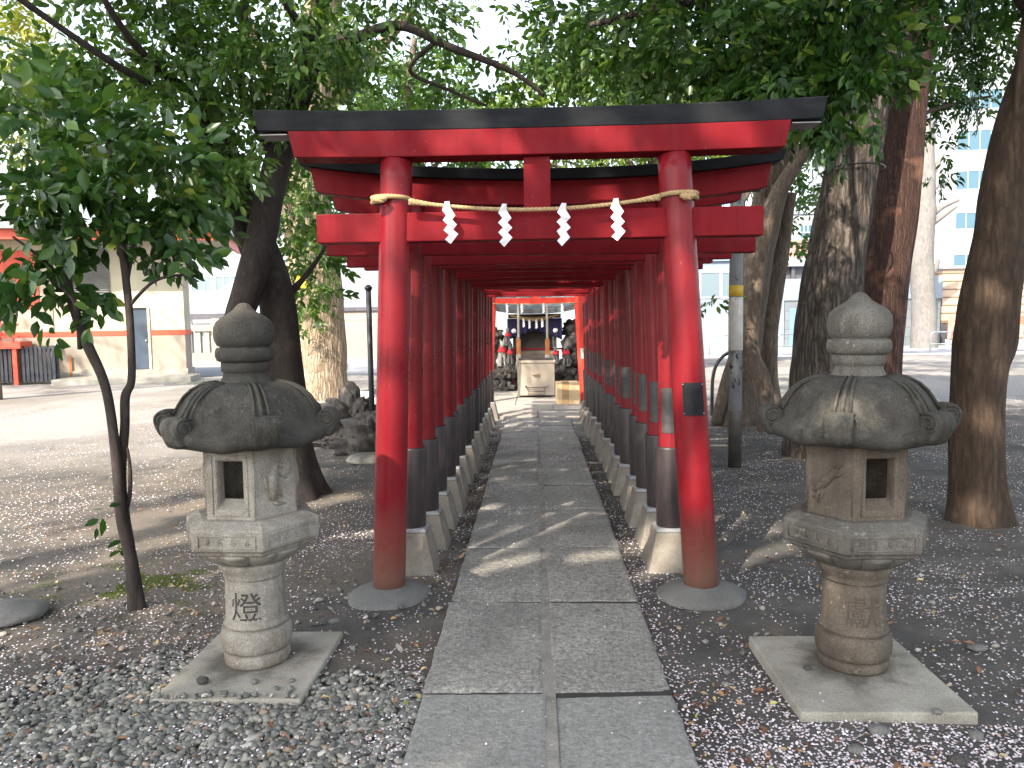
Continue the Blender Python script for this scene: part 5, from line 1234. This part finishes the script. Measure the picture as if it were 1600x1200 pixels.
def fox(label, c, h, rz, m, bib=True):
    t_ = thing('fox_statue', label, 'fox statue', c, rz, 'stone foxes on the rockery')
    b = MB()
    b.tube([(0, .26*h, .06*h), (0, .20*h, .18*h), (0, .08*h, .34*h), (0, -.02*h, .52*h), (0, -.06*h, .66*h), (0, -.07*h, .76*h)], [.10*h, .17*h, .155*h, .13*h, .085*h, .07*h], 14)
    b.tube([(0, .0, .80*h), (0, -.10*h, .79*h), (0, -.19*h, .75*h), (0, -.26*h, .735*h)], [.075*h, .095*h, .055*h, .02*h], 14)
    for s_ in (-1, 1):
        b.tube([(s_*.05*h, -.03*h, .84*h), (s_*.062*h, -.02*h, .92*h), (s_*.066*h, -.01*h, 1.0*h)], [.036*h, .026*h, .004*h], 8)
        b.tube([(s_*.07*h, -.06*h, .46*h), (s_*.072*h, -.12*h, .22*h), (s_*.072*h, -.13*h, .02*h), (s_*.072*h, -.19*h, .015*h)], [.055*h, .04*h, .036*h, .03*h], 10)
        b.tube([(s_*.12*h, .14*h, .2*h), (s_*.14*h, .04*h, .16*h), (s_*.13*h, -.04*h, .03*h), (s_*.13*h, -.1*h, .02*h)], [.09*h, .09*h, .045*h, .03*h], 10)
    b.tube([(0, .3*h, .08*h), (0, .42*h, .2*h), (0, .42*h, .42*h), (0, .34*h, .62*h)], [.05*h, .075*h, .085*h, .015*h], 12)
    bo = b.build('body', m, t_)
    md = bo.modifiers.new('merge', 'REMESH'); md.mode = 'VOXEL'; md.voxel_size = h*.022; md.use_smooth_shade = True
    MB().span((-.17*h, -.16*h, -.0), (.17*h, .42*h, .02*h)).build('pedestal', m, t_, bevel=.004)
    if bib:
        bb = MB(); n_ = 18; vs_ = []
        for j, (rr, zz) in enumerate(((.085, .70), (.115, .63), (.145, .56), (.155, .49))):
            for i in range(n_+1):
                a = math.radians(-90-95+190*i/n_); vs_.append((rr*h*math.cos(a), (-.035+.0*j)*h+rr*h*math.sin(a), zz*h+.01*h*math.sin(i*2.1)*(j > 1)))
        bb.add(vs_, [(j*(n_+1)+i, j*(n_+1)+i+1, (j+1)*(n_+1)+i+1, (j+1)*(n_+1)+i) for j in range(3) for i in range(n_)], True)
        bb.build('bib', MT['bib'], t_, fixn=False).modifiers.new('solid', 'SOLIDIFY').thickness = .006
    return t_
# rockery of stacked lava either side of the shrine
rk = [(-1.05, 17.0, .0, .42, .38, .30), (-.72, 17.15, .0, .34, .34, .34), (-1.35, 17.4, .05, .45, .4, .38), (-.95, 17.25, .35, .36, .34, .30), (-.68, 17.35, .55, .28, .3, .30), (-1.2, 17.5, .55, .38, .36, .32), (-.9, 17.6, .85, .34, .32, .28), (-1.25, 17.9, .95, .36, .36, .3), (-.72, 16.85, -.02, .26, .24, .2), (-.98, 17.5, 1.15, .24, .24, .18),
      (.78, 17.1, .0, .34, .36, .32), (1.15, 17.05, .0, .45, .4, .36), (.85, 17.3, .42, .32, .34, .30), (1.2, 17.3, .48, .40, .38, .34), (.9, 17.5, .82, .34, .34, .3), (1.25, 17.6, .95, .42, .38, .32), (.72, 16.9, .02, .24, .22, .22), (1.0, 17.8, 1.2, .4, .34, .24), (1.45, 17.9, 1.1, .42, .4, .3)]
wh = ['lower left', 'lower left', 'far left', 'middle left', 'middle left', 'left', 'upper left', 'upper left', 'front left', 'top left', 'lower right', 'lower right', 'middle right', 'right', 'upper right', 'upper right', 'front right', 'top right', 'far right']
for i, (x, y, z, a, b_, c_) in enumerate(rk):
    rock('rockery_stone', 'dark pitted lava stone of the rockery %s the small shrine' % ('left of' if x < 0 else 'right of'), 'rock', (x, y, z+.15), (a*.9, b_*.9, c_), i*2.3+.4, MT['lava'], 4, .6, 2.0, 'lava stones of the rockery %s the small shrine' % ('left of' if x < 0 else 'right of'))
fx = [('fox statue with a red bib, highest of those left of the small shrine', 793, 540, 17.15, .42, .3, 'fox', True), ('pale fox statue with a red bib at the left edge of the rockery', 785, 572, 16.85, .62, .15, 'fox_white', True), ('grey fox statue with a red bib beside the left bell rope', 797, 568, 16.75, .42, .1, 'fox', True),
      ('pale fox statue with red bib at the right of the rockery', 885, 572, 16.9, .52, -.25, 'fox', True), ('fox statue with red bib just right of the right bell rope', 868, 568, 16.75, .40, -.1, 'fox', True)]
for lb, uu, vv, yy, hh, rz, m_, bi in fx:
    c = P(uu, vv, yy); fox(lb, c, hh, rz, MT[m_], bi)
    rock('rockery_stone', 'dark lava stone of the rockery carrying a fox statue', 'rock', (c.x, c.y+.08, c.z-.16), (.20, .2, .17), uu*.1, MT['lava'], 4, .45, 2, 'lava stones under the fox statues')

# ------------------------------------------------------------------ shrine hall on the left
A = Vector((-17.2, 21.84, 0)); B = Vector((-10.78, 23.36, 0)); W = (B-A).length
hall = thing('shrine_hall', 'cream walled shrine hall with vermilion trim and grey roof at the far left', 'shrine hall', A, math.atan2(B.y-A.y, B.x-A.x))
MB().span((0, .0, .32), (5.03, .9, 1.36)).build('dado', MT['dado'], hall)
MB().span((5.62, .0, .32), (W, .9, 1.36)).build('dado', MT['dado'], hall)
MB().span((-.02, -.05, -.1), (W+.05, 1, .319)).build('foundation', MT['tamagaki'], hall, bevel=.01)
MB().span((0, -.012, 1.361), (5.03, .9, 1.52)).build('red_band', MT['orange_red'], hall, bevel=.008)
MB().span((5.62, -.012, 1.361), (W+.02, .9, 1.52)).build('red_band', MT['orange_red'], hall, bevel=.008)
MB().span((0, .0, 1.521), (5.03, .9, 4.2)).build('wall', MT['cream'], hall)
MB().span((5.62, .0, 1.521), (W, .9, 4.2)).build('wall', MT['cream'], hall)
MB().span((5.031, .0, 2.2), (5.619, .9, 4.2)).build('wall', MT['cream'], hall)
MB().span((.5, .905, -.1), (W-2.6, 3.0, 4.2)).build('rear_wall', MT['cream'], hall)
dr = MB().span((5.04, .06, .33), (5.53, .10, 2.19)).build('door', MT['door_blue'], hall, bevel=.008)
MB().lathe([(.0, -.03), (.03, -.02), (.03, .02), (0, .03)], 12, (5.47, .03, 1.2)).build('handle', MT['rail'], dr)
MB().span((5.54, -.03, .321), (5.615, .2, 2.199)).build('door_frame', MT['cream'], hall, bevel=.006)
lv = MB().span((3.3, -.03, 2.55), (4.55, -.002, 4.0)).build('louvre', MT['louvre'], hall, bevel=.006)
ls = MB()
for k in range(20): ls.box((3.925, -.05, 2.62+k*.068), (1.18, .05, .012), Matrix.Rotation(math.radians(35), 3, 'X'))
ls.build('louvre_slats', MT['louvre'], lv)
for x in (1.1, 2.85, 4.95): MB().span((x-.09, -.03, 1.521), (x+.09, -.0005, 4.2)).build('post', MT['orange_red'] if x < 2 else MT['cream'], hall, bevel=.006)
# vermilion lattice bay at the left
MB().span((-.4, -.9, 1.05), (2.35, -.06, 1.25)).build('veranda', MT['orange_red'], hall, bevel=.008)
lt = MB()
for k in range(9): lt.span((-.3+.3*k, -.86, 1.25), (-.24+.3*k, -.80, 2.05))
for z in (1.35, 1.7, 2.05): lt.span((-.38, -.865, z), (2.3, -.795, z+.07))
lt.build('lattice', MT['orange_red'], hall)
for k in range(3): MB().span((-.2+1.15*k, -.85, 0), (-.08+1.15*k, -.73, 1.05)).build('veranda_post', MT['orange_red'], hall, bevel=.006)
MB().span((.1, -.03, 2.2), (2.6, -.002, 3.9)).build('shutter', MT['orange_red'], hall, bevel=.006)
# roof: fascia, rafters ends and hipped sheet
MB().span((-1, -1.12, 4.12), (W+1.3, -1.02, 4.40)).build('fascia', MT['orange_red'], hall, bevel=.008)
MB().span((W+1.2, -1.02, 4.12), (W+1.3, 3.3, 4.40)).build('fascia', MT['orange_red'], hall, bevel=.008)
MB().span((-1, -1.0, 4.21), (W+1.19, 3.3, 4.30)).build('soffit', MT['cream'], hall)
rf_ = MB(); x0, x1, y0, y1 = -1.2, W+1.5, -1.3, 3.4
rf_.add([(x0, y0, 4.401), (x1, y0, 4.401), (x1, y1, 4.401), (x0, y1, 4.401), (x0, y0, 4.53), (x1, y0, 4.56), (x1, y1, 4.56), (x0, y1, 4.53), (x0+1, 1.0, 5.6), (x1-2.6, 1.0, 5.6), (x1-2.6, 1.3, 5.6), (x0+1, 1.3, 5.6)],
        [(0, 1, 2, 3), (0, 1, 5, 4), (1, 2, 6, 5), (2, 3, 7, 6), (3, 0, 4, 7), (4, 5, 9, 8), (5, 6, 10, 9), (6, 7, 11, 10), (7, 4, 8, 11), (8, 9, 10, 11)])
rf_.build('roof', MT['roof_copper'], hall)
MB().tube([(3.0, -.04, 1.12), (3.0, -.14, 1.13), (3.0, -.16, 1.05)], [.06, .07, .05], 12).build('vent_hood', MT['rail'], hall)
for x in (1.45, 3.35): MB().span((x-.03, -.06, .0), (x+.03, -.051, .8)).build('marker', MT['cord_wood'], hall)
stp = thing('door_step', 'low pale concrete step in front of the blue door of the hall', 'step', (A.x, A.y, 0), hall.rotation_euler.z)
MB().span((3.3, -1.5, -.02), (7.0, -.06, .16)).build('slab', MT['tamagaki'], stp, bevel=.015)
lm = P(190, 538, 22.4)

# black slat fence before the hall
fa = G(-60, 604); fb_ = G(91, 600)
fz = thing('slat_fence', 'black wooden slat fence in front of the shrine hall at the far left', 'fence', fa, math.atan2(fb_.y-fa.y, fb_.x-fa.x)); fl = (fb_-fa).length
n_ = int(fl/.115)
sl = MB()
for k in range(n_): sl.span((k*.115, -.02, .08), (k*.115+.075, .02, 1.12+random.uniform(-.008, .008)))
sl.build('slats', MT['slat_black'], fz)
for z in (.22, .95): MB().span((0, .021, z), (fl, .06, z+.09)).build('rail', MT['slat_black'], fz)
for x in (.0, fl/2, fl-.1): MB().span((x, .061, -.05), (x+.1, .16, 1.1)).build('post', MT['slat_black'], fz)
nb = MB().span((fl*.30, -.028, .12), (fl*.38, -.021, 1.0)).build('notice_board', MT['paper'], fz)

# stone fence and pillar right of the hall
y = 31
q0, q1 = P(293, 568, y), P(333, 568, y)
sf = thing('stone_fence', 'low granite shrine fence of square posts right of the hall', 'fence', (q0.x, y, 0)); L_ = q1.x-q0.x+.1
MB().span((0, -.16, -.05), (L_, .16, .28)).build('base_rail', MT['tamagaki'], sf, bevel=.01)
MB().span((0, -.13, .281), (L_, .13, .55)).build('lower_rail', MT['tamagaki'], sf, bevel=.01)
MB().span((-.05, -.15, 1.42), (L_, .15, 1.70)).build('top_rail', MT['tamagaki'], sf, bevel=.015)
for k in range(3): MB().span((.05+k*.36, -.1, .551), (.27+k*.36, .1, 1.419)).build('post', MT['tamagaki'], sf, bevel=.01)
q = P(344, 568, y-.2)
sp = thing('stone_pillar', 'square inscribed stone pillar at the end of the granite fence', 'stone pillar', (q.x, y-.2, 0))
MB().span((-.21, -.2, -.05), (.21, .2, 1.93)).build('shaft', MT['tamagaki'], sp, bevel=.015)
for k in range(9): pass
mk = MB()
for k in range(9):
    z = 1.45-k*.10
    mk.span((-.03, -.2025, z), (.035, -.2, z+.012)); mk.span((-.01, -.2025, z-.045), (.004, -.2, z+.03)); mk.span((-.03, -.2025, z-.035), (.03, -.2, z-.025))
mk.build('inscription', MT['carve'], sp)

# ------------------------------------------------------------------ buildings beyond
def block(name, label, cat, x0, x1, y, d, z1, m, wins=(), rz=0.0, z0=-.1, roof=True, group=None, roofm=None, wm='glass'):
    t_ = thing(name, label, cat, (x0, y, 0), rz, group); w_ = x1-x0
    MB().span((0, 0, z0), (w_, d, z1)).build('wall', m, t_)
    if roof: MB().span((-.15, -.15, z1+.002), (w_+.15, d+.15, z1+.25)).build('parapet', roofm or m, t_, bevel=.02)
    for (a, b_, za, zb, nv) in wins:
        f = MB()
        fw = .07
        f.span((a-fw, -.05, za-fw), (b_+fw, .02, za)); f.span((a-fw, -.05, zb), (b_+fw, .02, zb+fw)); f.span((a-fw, -.05, za), (a, .02, zb)); f.span((b_, -.05, za), (b_+fw, .02, zb))
        for k in range(1, nv): xx_ = a+(b_-a)*k/nv; f.span((xx_-.03, -.045, za+.001), (xx_+.03, .015, zb-.001))
        wn = f.build('window', MT['frame'], t_)
        MB().span((a, -.012, za), (b_, -.004, zb)).build('pane', MT[wm], wn)
    return t_
def bpx(u0, u1, y): return P(u0, 500, y).x, P(u1, 500, y).x
def zpx(u, v, y): return P(u, v, y).z
def winpx(x0, y, specs):
    out = []
    for (u0, u1, v0, v1, nv) in specs: out.append((P(u0, v1, y).x-x0, P(u1, v1, y).x-x0, zpx((u0+u1)/2, v1, y), zpx((u0+u1)/2, v0, y), nv))
    return out
# left: canopy roof, white building with windows, beige wall
x0, x1 = bpx(285, 470, 52); block('office_building', 'white building with a row of pale windows behind the dark evergreen trunk', 'building', x0, x1, 52, 8, zpx(370, 330, 52), MT['white_wall'], winpx(x0, 52, [(300, 330, 432, 455, 3), (338, 385, 432, 455, 4), (400, 450, 432, 455, 4)]), wm='glass_pale')
x0, x1 = bpx(284, 420, 33)
cn = thing('canopy_roof', 'pale sheet canopy roof sloping behind the granite fence', 'roof', (x0, 33, 0)); w_ = x1-x0
za, zb = zpx(340, 494, 33), zpx(340, 440, 39)
MB().add([(0, 0, za), (w_, 0, za), (w_, 6, zb), (0, 6, zb), (0, 0, za+.1), (w_, 0, za+.1), (w_, 6, zb+.1), (0, 6, zb+.1)], [(0, 1, 2, 3), (4, 5, 6, 7), (0, 1, 5, 4), (1, 2, 6, 5), (2, 3, 7, 6), (3, 0, 4, 7)]).build('roof_sheet', MT['roof_light'], cn)
MB().span((-.05, -.08, za-.14), (w_, -.01, za+.12)).build('eave', MT['dark_trim'], cn)
for k in range(4): MB().span((.2+k*(w_-.5)/3, .3, -.05), (.3+k*(w_-.5)/3, .4, za-.01)).build('post', MT['rail'], cn)
MB().span((0, .6, -.05), (w_, .7, za-.3)).build('back_panel', MT['white_wall'], cn)
x0, x1 = bpx(425, 690, 36)
bw = thing('boundary_wall', 'long beige boundary wall with a dark coping beyond the big pale trunk', 'wall', (x0, 36, 0))
MB().span((0, 0, -.1), (x1-x0, .25, zpx(520, 487, 36))).build('wall', MT['beige_wall'], bw)
MB().span((-.05, -.1, zpx(520, 487, 36)+.002), (x1-x0+.05, .35, zpx(520, 480, 36))).build('coping', MT['dark_trim'], bw, bevel=.02)
MB().span((0, -.012, zpx(520, 500, 36)-.03), (x1-x0, -.001, zpx(520, 500, 36))).build('joint', MT['dado'], bw)
x0, x1 = bpx(425, 775, 46); block('white_hall', 'white blank walled building above the beige boundary wall', 'building', x0, x1, 46, 10, zpx(540, 405, 46), MT['white_wall'], roofm=MT['roof_light'])
# centre, behind the little shrine
x0, x1 = bpx(745, 960, 40); block('white_building', 'white building with thin ledge seen behind the small shrine', 'building', x0, x1, 40, 8, zpx(840, 430, 40), MT['white_wall'])
# right
y = 43
x0, x1 = bpx(1075, 1225, y); block('pale_blue_building', 'pale blue two storey building with large panes right of the tunnel', 'building', x0, x1, y, 9, zpx(1150, 408, y), MT['pale_blue_wall'], winpx(x0, y, [(1095, 1124, 426, 464, 1), (1128, 1146, 426, 464, 1), (1180, 1214, 426, 464, 2)]), wm='glass_pale')
x0, x1 = bpx(1226, 1469, y)
wl = thing('block_wall_shed', 'long grey block shed with pale upper panels and a light blue door', 'shed', (x0, y, 0)); w_ = x1-x0
zm, zt_ = zpx(1350, 468, y), zpx(1350, 434, y)
MB().span((0, 0, -.1), (w_, 4, zm)).build('wall', MT['block'], wl)
MB().span((-.06, -.06, zm+.002), (w_+.06, 4.1, zt_)).build('upper_panel', MT['pale_blue_wall'], wl, bevel=.02)
da, db = P(1233, 545, y).x-x0, P(1262, 545, y).x-x0
dd = MB().span((da, -.05, .0), (db, -.003, zpx(1247, 482, y))).build('door', MT['blue_door'], wl, bevel=.01)
MB().span((da+.45, -.06, zpx(1247, 498, y)), (da+.85, -.0505, zpx(1247, 487, y))).build('notice', MT['paper'], dd)
MB().span((P(1455, 500, y).x-x0, -.04, -.1), (P(1467, 500, y).x-x0, -.003, zm-.3)).build('corner_panel', MT['block'], wl)
cx0, cx1 = bpx(1212, 1300, 41)
cp = thing('carport_roof', 'dark framed flat carport roof above the grey block shed', 'roof', (cx0, 46, 0))
zc = zpx(1250, 416, 46); MB().span((0, 0, zc), (8, 5, zc+.5)).build('roof_sheet', MT['roof_light'], cp, bevel=.03)
for k in range(4): MB().span((.3+k*2.2, .2, .0), (.5+k*2.2, .4, zc-.001)).build('post', MT['dark_trim'], cp)
MB().span((.0, .45, zc-1.2), (8, .6, zc-.002)).build('dark_panel', MT['dark_trim'], cp)
x0, x1 = bpx(1200, 1300, 62); block('pink_building', 'pink walled building behind the carport roof, seen between trunks', 'building', x0, x1, 62, 10, zpx(1250, 380, 62), MT['pink_wall'], winpx(x0, 62, [(1250, 1268, 364, 372, 2)]))
x0, x1 = bpx(1190, 1330, 80); block('distant_block', 'white distant building above the pink building', 'building', x0, x1, 80, 10, zpx(1250, 335, 80), MT['white_wall'], winpx(x0, 80, [(1250, 1268, 352, 364, 3), (1205, 1235, 352, 364, 3)]))
x0, x1 = bpx(1325, 1452, 72); block('white_apartment', 'white apartment block seen between the furrowed and the reddish trunk', 'building', x0, x1, 72, 10, zpx(1390, 170, 72), MT['white_wall'], winpx(x0, 72, [(1345, 1372, 340, 358, 2), (1345, 1372, 385, 402, 2), (1345, 1372, 292, 310, 2), (1422, 1444, 360, 410, 2), (1422, 1444, 300, 335, 2), (1422, 1444, 240, 275, 2)]), wm='glass_pale')
y = 66; x0, x1 = bpx(1455, 1720, y)
block('office_tower', 'tall white office building with blue window bands at the right edge', 'building', x0, x1, y, 16, zpx(1550, 30, y), MT['white_wall'],
      winpx(x0, y, [(1491, 1537, 333, 358, 3), (1545, 1600, 325, 352, 3), (1488, 1560, 398, 420, 4), (1575, 1640, 390, 415, 4), (1492, 1560, 268, 296, 4), (1575, 1650, 262, 290, 4), (1494, 1560, 205, 236, 4), (1575, 1650, 198, 230, 4), (1494, 1560, 142, 172, 4), (1575, 1650, 135, 165, 4)]), math.radians(-6))
y = 43.2; x0, x1 = bpx(1471, 1720, y)
sd = thing('corrugated_shed', 'tan corrugated shed behind the bent trunk at the right edge', 'shed', (x0, y, 0)); w_ = x1-x0
MB().span((0, 0, zpx(1540, 503, y)), (w_, 5, zpx(1480, 420, y))).build('wall', MT['shed'], sd)
MB().span((-.1, -.15, zpx(1480, 420, y)+.002), (w_+.1, 5.2, zpx(1480, 417, y)+.05)).build('roof', MT['roof_light'], sd)
MB().span((0, .05, -.1), (w_, 5, zpx(1540, 503, y)-.002)).build('base', MT['dark_trim'], sd)
ps = thing('poster_fence', 'low fence panel of faded red posters below the tan shed', 'fence', (x0, y-.5, 0))
for k in range(5): MB().span((.1+k*1.62, -.02, .35), (1.66+k*1.62, .03, 1.55)).build('poster', MT['poster'], ps, bevel=.01)
MB().span((0, .031, -.05), (8.3, .09, .34)).build('base_rail', MT['beam_under'], ps)
# pipe guard rails along the road
for j, (u0, u1, lb) in enumerate(((1211, 1312, 'pipe guard rail between the twisted tree and the furrowed trunk'), (1325, 1418, 'pipe guard rail just right of the reddish trunk'), (1490, 1592, 'pipe guard rail behind the bent trunk at the right edge'), (1098, 1192, 'pipe guard rail behind the grey post'))):
    y = 32.9; a_, b_ = G(u0, 556), G(u1, 556); w_ = b_.x-a_.x
    gr = thing('guard_rail', lb, 'guard rail', (a_.x, y, 0), 0, 'pipe guard rails along the far road')
    h_ = .92; R_ = .18; pts_ = [(0, 0, -.05), (0, 0, h_-R_)]+[(R_-R_*math.cos(i*PI/12), 0, h_-R_+R_*math.sin(i*PI/12)) for i in range(1, 7)]
    pts_ += [(w_-p[0], 0, p[2]) for p in reversed(pts_)]
    MB().tube(pts_, .035, 10).build('frame', MT['rail'], gr); MB().tube([(0, 0, .42), (w_, 0, .42)], .025, 8).build('mid_bar', MT['rail'], gr)
# pollarded bare tree
b = tuple(G(1443, 550)); y = 39.5; b = (P(1443, 550, y).x, y, 0.0)
lim = [[(b[0], y, -.1, .62), pz(1443, 480, y, 17), pz(1440, 400, y, 17), pz(1445, 330, y, 15), pz(1448, 270, y, 12), pz(1449, 225, y, 9), pz(1452, 190, y, 5)]]
for (p0, p1, p2, r_) in (((1447, 345), (1470, 325), (1498, 312), 4), ((1447, 355), (1472, 338), (1495, 322), 4), ((1446, 290), (1462, 262), (1474, 240), 4), ((1446, 275), (1430, 250), (1424, 225), 3.5), ((1443, 360), (1430, 352), (1424, 340), 3.5), ((1442, 300), (1432, 292), (1420, 290), 3), ((1449, 430), (1460, 422), (1467, 405), 4.5), ((1447, 320), (1456, 300), (1466, 292), 3)):
    lim.append([pz(*p0, y, r_*1.5), pz(*p1, y, r_), pz(*p2, y, r_*.6)])
tree('pollarded_tree', 'bare pollarded pale grey tree behind the block shed', b, lim, MT['bark_far'], [], None, 18, .08, .1)

q = G(566, 640)
t_ = thing('stone_block', 'small whitish stone block on the ground behind the lava rock pile', 'stone block', (q.x, q.y, 0))
MB().span((-.22, -.1, -.02), (.55, .2, .22)).build('base', MT['tamagaki'], t_, bevel=.015); MB().span((-.16, -.06, .2205), (.2, .14, .33)).build('top', MT['paper'], t_, bevel=.02)
q = P(1113, 560, 12.5); q.z = 0
pts_ = [(0, 0, -.05), (0, 0, .35), (.01, 0, .62), (.06, 0, .82), (.16, 0, .96), (.30, 0, 1.05)]
o = MB().tube([Vector(p[:3]) for p in smooth_path([(a, b, c, .03) for a, b, c in pts_], 6)], .028, 10).build('bent_pipe', MT['steel_dark'], None, None); o.location = q
tag(o, 'dark bent pipe rising from the ground just left of the grey post', 'pipe')
